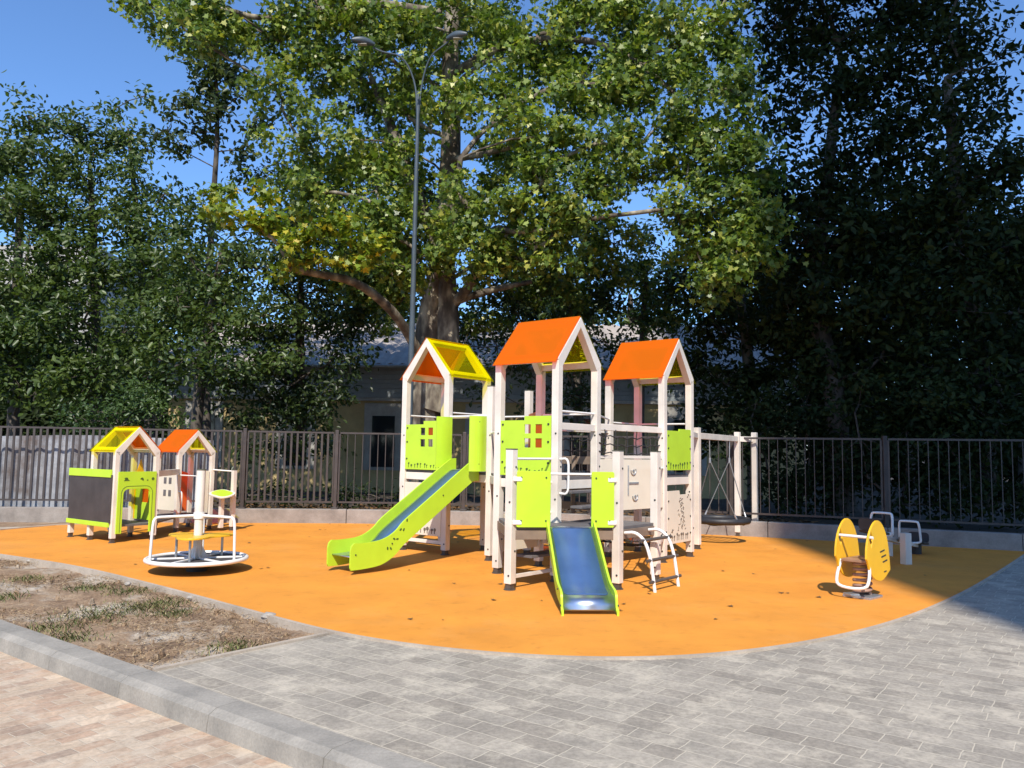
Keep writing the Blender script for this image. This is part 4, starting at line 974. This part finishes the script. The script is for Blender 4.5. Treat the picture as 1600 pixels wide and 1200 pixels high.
    C = C - np.array(base); me = np_mesh('crown', *leaf_mesh(C, U, Vv, size, shape))
    obj('trunk', tm, bark, o, fix=False)
    link('crown', me, mat, o); return o
def cl(*rows, den=520, sq=.8):
    out = []
    for r in rows:
        px, py, Y, R = r[:4]; out.append((at(px, py, Y), R, int(den * R * R * (r[4] if len(r) > 4 else 1)), sq))
    return out
def shift(cls, dx, dy, dz): return [(c + Vector((dx, dy, dz)), *r) for c, *r in cls]

# the big plane tree behind the left and middle towers
YB = 18.6
g = lambda px, py, Y=YB: at(px, py, Y)
base = g(668, 770); base.z = .1
pc = cl((245, 20, 17.2, .8, .8), (300, 55, 17.2, .95, .8), (350, 10, 17.6, 1.0, .8), (420, 55, 18, 1.1, .8), (440, 150, 17.6, .95, .75), (505, 15, 18, 1.2), (520, 110, 18.2, 1.1, .8),
        (470, 225, 17.6, .9, .8), (545, 215, 17.8, 1.0, .8), (600, 40, 19, 1.2, .8), (500, 300, 17.8, .95), (585, 300, 17, .9), (640, 235, 17.9, .8, .9), (560, 130, 19.5, 1.1, .8), (620, 170, 19.5, 1.1, .8), (580, 250, 19.5, 1.1, .8), (650, 290, 19.6, .9, .8), (540, 330, 19.6, 1.0, .8), (470, 300, 19.5, .9, .7), (760, 300, 19.8, .8, .8), (820, 250, 20, .9, .7), (960, 280, 19.5, .7, .7), (640, 380, 19.6, 1.0), (720, 330, 19.8, .7), (800, 390, 19.8, .8), (480, 60, 19.5, 1.1, .7), (560, 440, 20.3, 1.0, .9), (620, 480, 20.4, .9, .9), (580, 400, 19.6, .9), (850, 340, 19.6, .9, .9), (910, 370, 19.6, .9, .9), (960, 380, 19.8, .8, .9), (780, 240, 20, .8, .6), (520, 260, 19.6, .9, .8), (740, 350, 16.6, .6), (640, 420, 17.2, .6), (560, 420, 16.6, .5), (780, 400, 16.6, .5), (830, 410, 16.4, .5), (680, 450, 19.5, .6), (930, 290, 16, .6), (585, 70, 17.4, .6), (560, 20, 17.4, .7), (620, 20, 17.6, .7), (690, 60, 19.5, 1.2, .8), (655, 330, 17.7, .85), (712, 300, 16.4, .55),
        (760, 20, 18.6, 1.3), (820, 90, 17.6, 1.3), (790, 175, 16.6, .9), (850, 210, 16, 1.05), (905, 130, 16.6, 1.2), (890, 40, 17.2, 1.3), (960, 30, 17.2, 1.3), (930, 225, 16, .95),
        (850, 290, 15.6, .7), (905, 310, 15.6, .7), (800, 345, 16, .75), (735, 395, 16.2, .75), (690, 395, 17.4, .7), (600, 365, 17.2, .7), (860, 380, 16, .65), (900, 345, 15.8, .6),
        (985, 130, 16.6, 1.1), (1030, 50, 16.8, 1.25), (1000, 225, 16.2, .9), (1060, 160, 16.2, 1.1), (1100, 60, 16.6, 1.2), (1075, 260, 16, .9), (1120, 230, 15.8, .9), (1145, 140, 15.8, .8),
        (1120, 320, 15.6, .85), (1165, 260, 15.6, .7), (1185, 320, 15.4, .7), (1090, 380, 15.8, .75), (1150, 390, 15.4, .75), (1195, 400, 15.4, .6), (1060, 330, 16, .6), (1120, 440, 15.6, .55),
        (700, 140, 16.8, .8), (705, 30, 17, .9), (650, 120, 18, .8), (640, 180, 18, .6), (420, -120, 18, 1.8, .6), (600, -130, 19, 2.0, .6), (800, -140, 18, 2.0, .6), (1000, -130, 17, 2.0, .6), (700, -300, 19, 2.4, .5), (1150, -90, 17, 1.6, .6),
        (800, 430, 20.5, 1.1, .8), (880, 440, 20.5, 1.2, .8), (600, 440, 20.5, 1.2, .8), (960, 430, 21, 1.1, .8), (760, 490, 21, .8, .7), (530, 400, 20.5, 1.3, .9), den=1280)
tree('plane_tree', 'tall spreading plane tree with mottled trunk behind the left tower', 'tree',
     [base, g(664, 650), g(668, 520), g(690, 430), g(700, 330, 18.4), g(706, 200, 18.2), g(702, 60, 18), g(720, -120, 18)], [.42, .36, .34, .32, .27, .22, .17, .10], pc, .122, M['leaf_plane'], M['bark_plane'], 'lobed', sub=(15, .30))
P_tree = [o for o in bpy.data.objects if o.name == 'plane_tree'][0]
# its second stem, its lower limbs and the yellowing low branch are parts of the same tree
lm = MB()
def limb(pts, r0, r1, n=9): 
    sp = smooth([Vector(p) for p in pts], 2); lm.tube(sp, list(np.linspace(r0, r1, len(sp))), n)
limb([g(676, 640, 18.5), g(700, 560, 18.4), g(700, 470, 18.4), g(694, 395, 18.5), g(660, 330, 18.3), g(628, 240, 18.0), g(600, 170, 18.2), g(575, 110, 18.6)], .34, .05, 11)
limb([g(705, 480, 18.4), g(740, 440, 18), g(760, 385, 17), g(770, 355, 16.4), g(800, 362, 16), g(850, 360, 15.8)], .13, .05)
limb([g(712, 470, 18.4), g(760, 455, 18.6), g(830, 440, 19)], .12, .05)
limb([g(660, 560, 18.3), g(620, 490, 17.4), g(560, 440, 16.4), g(500, 428, 15.8), g(450, 420, 15.4)], .13, .06)
limb([g(452, 421, 15.4), g(440, 385, 15.2), g(400, 350, 15.0), g(345, 320, 14.9)], .055, .02)
limb([g(704, 250, 18.2), g(760, 240, 17.2), g(800, 230, 16.6)], .09, .04)
limb([g(690, 20, 18), g(560, 0, 18), g(420, 35, 17.8), g(340, 10, 17.4), g(280, 20, 17.2)], .11, .03)
limb([g(700, 120, 18), g(800, 60, 17.6), g(950, 60, 17), g(1060, 150, 16.2)], .12, .04)
obj('limb', lm, M['bark_plane'], P_tree, fix=False)
def crown_only(root, clumps, leaf, mat, shape, sub):
    CC = []; OO = []
    for c, R, nl, sq in clumps:
        ns = max(4, int(sub[0] * R * R)); dirs = unit(RNG.normal(size=(ns, 3))); subs = np.array(c) + dirs * ((RNG.random(ns) ** .42) * R)[:, None] * np.array([1, 1, sq])
        wgt = RNG.random(ns) + .35; cnt = RNG.multinomial(nl, wgt / wgt.sum())
        for q, k in zip(subs, cnt):
            pos = q + RNG.normal(size=(k, 3)) * sub[1] * np.array([.62, .62, .42]); CC.append(pos); OO.append(unit(pos - np.array(c) + 1e-6))
    C = np.concatenate(CC); O = np.concatenate(OO); n = len(C)
    Nn = unit(RNG.normal(size=(n, 3)) * .75 + O * .4 + np.array([0, -.1, .65])); U = unit(np.cross(Nn, RNG.normal(size=(n, 3)))); U[:, 2] -= .15; U = unit(U); Vv = unit(np.cross(Nn, U))
    return link('crown', np_mesh('crown', *leaf_mesh(C - np.array(wloc(root)), U, Vv, leaf * RNG.uniform(.65, 1.3, n), shape)), mat, root)
gc = cl((340, 310, 14.9, .42), (370, 330, 14.9, .42), (395, 300, 15, .40), (405, 355, 15, .42), (440, 345, 15.1, .42), (450, 390, 15.2, .42), (490, 365, 15.3, .45), (500, 405, 15.4, .35), (540, 350, 15.5, .5), (560, 395, 15.6, .5), (440, 425, 15.2, .25), (600, 400, 15.8, .45), den=1100)
co_ = crown_only(P_tree, gc, .125, M['leaf_gold'], 'lobed', (22, .2)); co_['label'] = 'yellowing low branch of leaves'

# trees at the left
LT = 'trees behind the left fence'
tree('leafy_tree', 'bright green rounded tree at the left edge of the photo', 'tree', [at(20, 690, 21.5), at(25, 480, 21.5), at(35, 250, 21.5)], [.16, .13, .05],
     cl((45, 185, 21.5, .75), (20, 240, 21.5, 1.0), (65, 260, 21.2, .9), (10, 330, 21, 1.2), (75, 345, 21, 1.1), (40, 420, 20.8, 1.3), (-30, 280, 21.5, 1.2), (5, 520, 20.6, 1.3), (70, 520, 20.6, 1.2), (-60, 400, 21, 1.4), (30, 600, 20.4, 1.0), (90, 600, 20.2, .9), (-60, 560, 21, 1.3), den=760), .17, M['leaf_ash'], M['bark'], group=LT)
tree('leafy_tree', 'second rounded green tree just right of the leftmost one', 'tree', [at(150, 690, 22), at(150, 450, 22), at(140, 260, 22)], [.16, .12, .05],
     cl((115, 215, 22, .75), (150, 225, 22.2, .8), (130, 280, 21.8, 1.05), (100, 330, 21.6, .9), (165, 330, 21.6, 1.0), (120, 410, 21.2, 1.2), (180, 420, 21, 1.1), (130, 500, 20.8, 1.1), (190, 520, 20.6, 1.0), (150, 590, 20.4, .9), den=760), .17, M['leaf_ash'], M['bark'], group=LT)
tree('leafy_tree', 'taller feathery tree with pale tips right of the two rounded left trees', 'tree', [at(235, 690, 22.5), at(225, 450, 22.5), at(200, 200, 22.5)], [.15, .11, .03],
     cl((175, 170, 22.5, .45, .7), (225, 150, 22.5, .4, .6), (190, 215, 22.4, .75, .9), (235, 235, 22.4, .6, .7), (210, 280, 22.2, .9), (255, 300, 22, .7, .8), (230, 350, 21.6, 1.0), (280, 380, 21.2, .9), (240, 430, 21, 1.1), (290, 460, 20.8, 1.0), (240, 520, 20.6, 1.0), (300, 540, 20.4, .9), (255, 590, 20.2, .8), den=720), .17, M['leaf_ash'], M['bark'], group=LT)
tree('slender_tree', 'slender open tree with thin dark trunk against the blue sky', 'tree', [at(322, 700, 21), at(322, 500, 21), at(334, 300, 21), at(341, 200, 21), at(335, 60, 21)], [.13, .11, .075, .055, .02],
     cl((300, 35, 20.8, .65, .7), (275, 20, 20.8, .6, .6), (345, 60, 21, .7, .7), (310, 95, 20.8, .65, .7), (365, 110, 21, .65, .6), (330, 145, 21, .6, .6), (375, 150, 21, .4, .5), (285, 165, 20.8, .5, .6), (260, 200, 20.8, .45, .5), (310, 205, 21, .5, .6), (400, 190, 21, .5, .6), (380, 235, 21, .45, .5), (290, 235, 21, .45, .5), (330, 100, 21, .6, .6), (350, 20, 21, .6, .6), (340, 180, 20.9, .5, .6), den=1150), .19, M['leaf_thin'], M['bark'], group=LT, sub=(20, .26))
tree('leafy_tree', 'dense dark green tree with leaning trunk left of the house windows', 'tree', [at(305, 690, 19.5), at(312, 600, 19.5), at(330, 480, 19.6), at(350, 380, 19.8)], [.15, .13, .10, .04],
     cl((320, 340, 19.8, .7), (290, 400, 19.4, .8), (370, 380, 19.6, .85), (340, 430, 19.2, .95), (410, 420, 19.6, .9), (280, 480, 19.2, .85), (350, 500, 19, .95), (420, 490, 19.2, .95), (300, 560, 18.8, .75), (370, 570, 18.8, .8), (250, 560, 19, .7), (435, 570, 19, .7), den=760), .15, M['leaf_ash'], M['bark'], group=LT)
tree('leafy_tree', 'dark broad tree half hiding the house at the left of the lamp', 'tree', [at(470, 700, 20.5), at(468, 560, 20.5), at(470, 400, 20.6)], [.16, .13, .05],
     cl((430, 340, 21, .9), (490, 370, 21, .9), (455, 430, 20.6, 1.0), (520, 450, 20.6, .95), (480, 510, 20.2, 1.0), (540, 520, 20.4, .75), (430, 530, 20.2, .9), (510, 570, 20.2, .75), (455, 600, 20, .8), (500, 620, 20, .5), (400, 610, 19.8, .7), (360, 600, 19.4, .6), (440, 690, 19.4, .55), (390, 700, 19.3, .5), (500, 690, 19.6, .5), (470, 630, 19.8, .6), (550, 560, 20.2, .5), (420, 560, 19.8, .7), (430, 650, 19.6, .6), (380, 650, 19.6, .5), (480, 660, 19.8, .5), (520, 600, 20, .5), (560, 480, 20.6, .6), (410, 280, 21.2, .7), den=760), .15, M['leaf_mid'], M['bark'], group=LT)
tree('shrub', 'sunlit rounded shrub just behind the fence at the left', 'shrub', [at(185, 690, 17.8)], [.05],
     cl((120, 660, 17.9, .5), (160, 645, 17.8, .6), (205, 640, 17.7, .65), (245, 655, 17.7, .5), (185, 670, 17.6, .55), (230, 625, 17.9, .4), den=1500), .10, M['leaf_bush'], M['bark'])
for px, lab in ((430, 'low leafy undergrowth behind the thick-barred fence'), (560, 'low leafy undergrowth below the house window')):
    tree('undergrowth', lab, 'shrub', [at(px, 790, 17.6)], [.03], cl((px - 40, 775, 17.6, .3), (px, 770, 17.7, .35), (px + 40, 780, 17.5, .3), den=1400), .10, M['leaf_dark'], M['bark'])

tree('leafy_tree', 'dark green tree filling the gap behind the middle and right towers', 'tree', [at(905, 700, 20.5), at(902, 580, 20.5), at(890, 440, 20.6)], [.15, .12, .05],
     cl((810, 470, 20.6, .8), (850, 430, 20.8, .8), (900, 480, 20.4, .9), (830, 540, 20.2, .7), (890, 560, 20, .8), (945, 530, 20.2, .7), (940, 460, 20.8, .8), (860, 610, 20, .6), (910, 620, 20, .6), (770, 520, 20.8, .55), (735, 540, 20.8, .45), (780, 570, 20.6, .5), (725, 500, 21, .5), (760, 610, 20.4, .4), (760, 455, 20.8, .6), (840, 650, 19.8, .45), (920, 670, 19.8, .45), den=760), .14, M['leaf_mid'], M['bark'])
tree('leafy_tree', 'paler feathery green tree above the right tower roof', 'tree', [at(1000, 700, 21.5), at(1002, 560, 21.5), at(1010, 420, 21.6)], [.12, .10, .04],
     cl((990, 410, 21.6, .6), (1020, 380, 21.6, .55), (1010, 450, 21.4, .75), (985, 500, 21.2, .7), (1035, 510, 21.2, .7), (1010, 560, 21, .7), (1060, 470, 21.4, .6), (1055, 560, 21, .6), den=760), .15, M['leaf_ash'], M['bark'])
# shaded trees at the right
RT = 'shaded trees at the right'
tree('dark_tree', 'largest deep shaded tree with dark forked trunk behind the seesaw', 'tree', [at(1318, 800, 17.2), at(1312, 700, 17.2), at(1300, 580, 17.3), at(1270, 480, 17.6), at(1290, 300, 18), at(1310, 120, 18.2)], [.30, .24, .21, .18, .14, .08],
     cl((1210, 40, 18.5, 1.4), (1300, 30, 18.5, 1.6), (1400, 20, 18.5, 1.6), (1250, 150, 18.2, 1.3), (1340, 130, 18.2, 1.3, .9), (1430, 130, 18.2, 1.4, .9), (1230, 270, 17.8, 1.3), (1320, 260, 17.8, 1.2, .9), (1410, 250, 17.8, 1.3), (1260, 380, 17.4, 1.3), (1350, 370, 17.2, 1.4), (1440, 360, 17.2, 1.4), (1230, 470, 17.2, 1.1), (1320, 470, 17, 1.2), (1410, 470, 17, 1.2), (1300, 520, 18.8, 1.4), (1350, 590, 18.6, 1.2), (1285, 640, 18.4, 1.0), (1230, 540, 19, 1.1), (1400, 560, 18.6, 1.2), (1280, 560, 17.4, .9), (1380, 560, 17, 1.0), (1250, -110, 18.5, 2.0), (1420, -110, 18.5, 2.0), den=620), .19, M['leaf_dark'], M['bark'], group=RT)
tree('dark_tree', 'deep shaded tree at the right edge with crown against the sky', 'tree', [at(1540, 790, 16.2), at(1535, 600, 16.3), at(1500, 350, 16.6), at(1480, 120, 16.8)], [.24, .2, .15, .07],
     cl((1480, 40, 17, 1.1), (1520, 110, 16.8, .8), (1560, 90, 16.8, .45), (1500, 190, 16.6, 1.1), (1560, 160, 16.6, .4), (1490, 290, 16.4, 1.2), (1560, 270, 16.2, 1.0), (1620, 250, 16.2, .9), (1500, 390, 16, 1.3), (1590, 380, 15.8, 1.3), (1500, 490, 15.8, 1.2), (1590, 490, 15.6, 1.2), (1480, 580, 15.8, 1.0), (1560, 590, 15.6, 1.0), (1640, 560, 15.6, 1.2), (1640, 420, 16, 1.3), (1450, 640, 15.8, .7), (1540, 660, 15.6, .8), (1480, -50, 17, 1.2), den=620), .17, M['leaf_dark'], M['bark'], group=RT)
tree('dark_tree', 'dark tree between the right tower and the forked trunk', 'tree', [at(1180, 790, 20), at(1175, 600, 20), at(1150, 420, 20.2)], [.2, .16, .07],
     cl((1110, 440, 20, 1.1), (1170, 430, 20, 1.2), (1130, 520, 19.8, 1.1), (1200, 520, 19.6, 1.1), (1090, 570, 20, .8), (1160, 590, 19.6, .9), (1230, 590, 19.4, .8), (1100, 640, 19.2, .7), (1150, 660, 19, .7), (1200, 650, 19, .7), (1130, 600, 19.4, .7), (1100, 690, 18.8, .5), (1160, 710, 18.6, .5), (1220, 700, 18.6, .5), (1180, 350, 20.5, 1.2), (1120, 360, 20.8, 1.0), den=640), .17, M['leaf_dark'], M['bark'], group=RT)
for i, (px, lab) in enumerate(((1260, 'dark bushes behind the fence right of the nest swing'), (1420, 'dark bushes behind the fence above the seesaw'), (1560, 'dark bushes behind the fence at the right edge'))):
    Yb = 17.0 - i * 1.1
    tree('shrub', lab, 'shrub', [at(px, 790, Yb)], [.04], cl((px - 80, 690, Yb, .7), (px, 670, Yb, .8), (px + 70, 690, Yb, .7), (px - 60, 745, Yb, .6), (px, 755, Yb, .6), (px + 60, 745, Yb, .6), (px - 30, 790, Yb, .4), (px + 40, 790, Yb, .4), (px, 630, Yb + .3, .8), (px - 80, 630, Yb + .5, .8), den=1000), .13, M['leaf_dark'], M['bark'])
# trees farther back
BT = 'trees behind the house'
for (px, Y, top, R, lab) in ((60, 33, 430, 2.4, 'back tree behind the leftmost green trees'), (300, 34, 400, 2.3, 'back tree behind the slender tree'), (560, 34, 400, 2.2, 'back tree above the house roof left of the lamp'), (820, 35, 415, 2.1, 'back tree above the middle tower roof'), (985, 30, 400, 1.5, 'light green back tree above the right tower roof'), (1200, 34, 300, 2.6, 'back tree behind the dark right tree'), (1420, 33, 250, 2.8, 'back tree behind the seesaw'), (1600, 32, 320, 2.8, 'back tree at the right edge')):
    b_ = at(px, 740, Y); b_.z = .1
    rows = []
    for k in range(9): rows.append((px + random.uniform(-85, 85), top + random.uniform(15, 60) + k * 30, Y + random.uniform(-1, 1), R * random.uniform(.7, 1)))
    tree('background_tree', lab, 'tree', [b_, at(px, 600, Y), at(px, top + 60, Y)], [.25, .2, .08], cl(*rows, den=260), .30, M['leaf_ash'] if px == 985 else M['leaf_dark'], M['bark'], group=BT, sub=(8, .6))

# ------------------------------------------------------------------ small things on the ground
def stone(px, py, r, lab, z=-.03):
    p = on(px, py, z); bm = bmesh.new(); bmesh.ops.create_icosphere(bm, subdivisions=2, radius=r)
    rr_ = random.Random(px)
    for v in bm.verts: v.co = Vector((v.co.x * 1.2, v.co.y, v.co.z * .75)) * (1 + rr_.uniform(-.14, .14))
    me = bpy.data.meshes.new('stone'); bm.to_mesh(me); bm.free(); o = link('stone', me, M['stone'], None, p + Vector((0, 0, r * .4)))
    tag(o, lab, 'stone', 'stones along the soil bed edging')
stone(420, 967, .055, 'largest pale stone against the edging near the bed corner')
stone(299, 936, .035, 'middle-sized stone lying against the soil bed edging')
stone(200, 914, .032, 'small white stone by the edging left of the merry-go-round')
stone(45, 878, .03, 'small stone by the edging at the left side of the photo')
# grass tufts and dry stalks in the soil bed
tuft = [((150, 965), .34), ((215, 950), .3), ((75, 985), .25), ((110, 1000), .2), ((255, 945), .22), ((365, 1013), .18), ((205, 925), .25), ((140, 920), .22), ((50, 905), .2), ((5, 935), .2), ((270, 960), .2), ((330, 940), .14)]
CC = []
for (px, py), r in tuft:
    c = on(px, py, -.04); k = int(330 * r * 3); CC.append(np.array(c) + np.c_[RNG.normal(size=(k, 2)) * r * .55, np.zeros(k)])
C = np.concatenate(CC); keep = np.array([in_bed(x, y, .06) for x, y, z in C]); C = C[keep]; n = len(C)
def blades(C, h, wd, l0=.1, l1=.9):
    n = len(C); a = RNG.random(n) * 6.283; lean = RNG.uniform(l0, l1, n); H = h * RNG.uniform(.5, 1.4, n); dx, dy = np.cos(a), np.sin(a)
    W = np.c_[-dy, dx, np.zeros(n)] * wd; tip = C + np.c_[dx * lean * H, dy * lean * H, H]; mid = C + np.c_[dx * lean * H * .35, dy * lean * H * .35, H * .6]
    P = np.stack([C - W, C + W, mid + W * .8, tip, mid - W * .8], 1).reshape(-1, 3); lo = np.arange(n * 5); return P, lo, np.arange(n) * 5, np.full(n, 5)
mg_, t, b = newmat('grass_blades'); gg = N(t, 'ShaderNodeNewGeometry')
r = ramp(t, gg.outputs['Random Per Island'], [(0, (0.06, 0.10, 0.02)), (.6, (0.13, 0.17, 0.04)), (1, (0.30, 0.26, 0.10))]); t.links.new(r.outputs[0], b.inputs['Base Color']); b.inputs['Roughness'].default_value = .6
go = link('grass', np_mesh('grass', *blades(C, .034, .0026, .2, 1.3)), mg_); tag(go, 'sparse green grass tufts growing in the dry soil bed', 'grass', kind='stuff')
# dry straw
pts = []
while len(pts) < 9000:
    x, y = random.uniform(-9, -1.4), random.uniform(5.4, 11.6)
    if in_bed(x, y, .05) and math.sin(x * 2.1 + y) + math.sin(y * 3.3 - x * .7) > -.6: pts.append((x, y, -.03 + random.uniform(-.012, .016)))
ms, t, b = newmat('dry_straw'); gg = N(t, 'ShaderNodeNewGeometry')
r = ramp(t, gg.outputs['Random Per Island'], [(0, (0.17, 0.10, 0.05)), (.6, (0.34, 0.235, 0.13)), (1, (0.52, 0.41, 0.25))]); t.links.new(r.outputs[0], b.inputs['Base Color']); b.inputs['Roughness'].default_value = .8
go = link('dry_stalks', np_mesh('dry_stalks', *blades(np.array(pts), .011, .003, 1.5, 5)), ms); tag(go, 'dry straw and dead stalks scattered over the soil bed', 'straw', kind='stuff')
# soil clods
cm_ = MB()
for i in range(420):
    x, y = random.uniform(-8, -1.5), random.uniform(5.5, 11)
    if not in_bed(x, y, .06): continue
    r = random.choice((.012, .016, .02, .03, .04)) * random.uniform(.7, 1.1); a = random.random() * 3
    ring = [(x + r * math.cos(a + k * 1.257) * random.uniform(.7, 1.2), y + r * math.sin(a + k * 1.257) * random.uniform(.7, 1.2), -.06) for k in range(5)]
    top = [(p[0] * .5 + x * .5, p[1] * .5 + y * .5, -.042 + r * random.uniform(.5, .9)) for p in ring]
    cm_.add(ring + top, [(k, (k + 1) % 5, 5 + (k + 1) % 5, 5 + k) for k in range(5)] + [(5, 6, 7, 8, 9)])
o = obj('soil_clods', cm_, M['soil']); tag(o, 'loose clods of dry earth over the soil bed', 'soil clods', kind='stuff')
# fallen leaves on the orange surface and along the fence
CC = []
for i in range(70):
    x, y = random.uniform(-6.5, 6), random.uniform(7, 15.4)
    CC.append((x, y, .012))
for i in range(60): x = random.uniform(-6, 4); CC.append((x, wy(x) - random.uniform(.15, .8), .012))
CC = [c for c in CC if c[1] > np.interp(c[0], [a for a, b in fs], [b for a, b in fs]) + .1 and c[1] < wy(c[0]) - .12]
C = np.array(CC); n = len(C); a = RNG.random(n) * 6.28; U = np.c_[np.cos(a), np.sin(a), np.zeros(n)]; Vv = np.c_[-np.sin(a), np.cos(a), np.zeros(n)]
fo = link('fallen_leaves', np_mesh('fallen_leaves', *leaf_mesh(C, U, Vv, RNG.uniform(.025, .07, n), 'lobed')), paint('dead_leaf', (0.16, 0.08, 0.025), .8, .3, 10, bmp=0)); tag(fo, 'brown fallen leaves scattered on the orange surface', 'fallen leaves', kind='stuff')
C = np.array([(random.uniform(-7, 6), 0, 0) for _ in range(1500)]); C[:, 1] = [wy(x) + random.uniform(.15, 2.2) for x in C[:, 0]]; C[:, 2] = .23
n = len(C); a = RNG.random(n) * 6.28; U = unit(np.c_[np.cos(a), np.sin(a), RNG.normal(size=n) * .3]); Vv = unit(np.cross(np.tile([0, 0, 1.], (n, 1)), U))
fo = link('leaf_litter', np_mesh('leaf_litter', *leaf_mesh(C, U, Vv, RNG.uniform(.06, .13, n), 'lobed')), bpy.data.materials['dead_leaf']); tag(fo, 'brown leaf litter lying behind the fence', 'leaf litter', kind='stuff')

# far wood closing the view behind the houses
CC = []
for i in range(130):
    x = random.uniform(-52, 52); y = random.uniform(40, 47); h = random.uniform(4.5, 8.5); R = random.uniform(1.6, 2.6)
    for k in range(3):
        c = np.array([x + random.uniform(-1, 1), y, h * (k + .6) / 3]); d_ = unit(RNG.normal(size=(190, 3))); CC.append(c + d_ * (RNG.random(190) ** .4)[:, None] * R)
C = np.concatenate(CC); n = len(C); Nn = unit(RNG.normal(size=(n, 3)) + np.array([0, -.3, .7])); U = unit(np.cross(Nn, RNG.normal(size=(n, 3)))); Vv = unit(np.cross(Nn, U))
fw = link('far_wood', np_mesh('far_wood', *leaf_mesh(C, U, Vv, RNG.uniform(.35, .75, n), 'narrow')), M['leaf_dark']); tag(fw, 'far dark wood closing the view behind the houses', 'wood', kind='stuff')
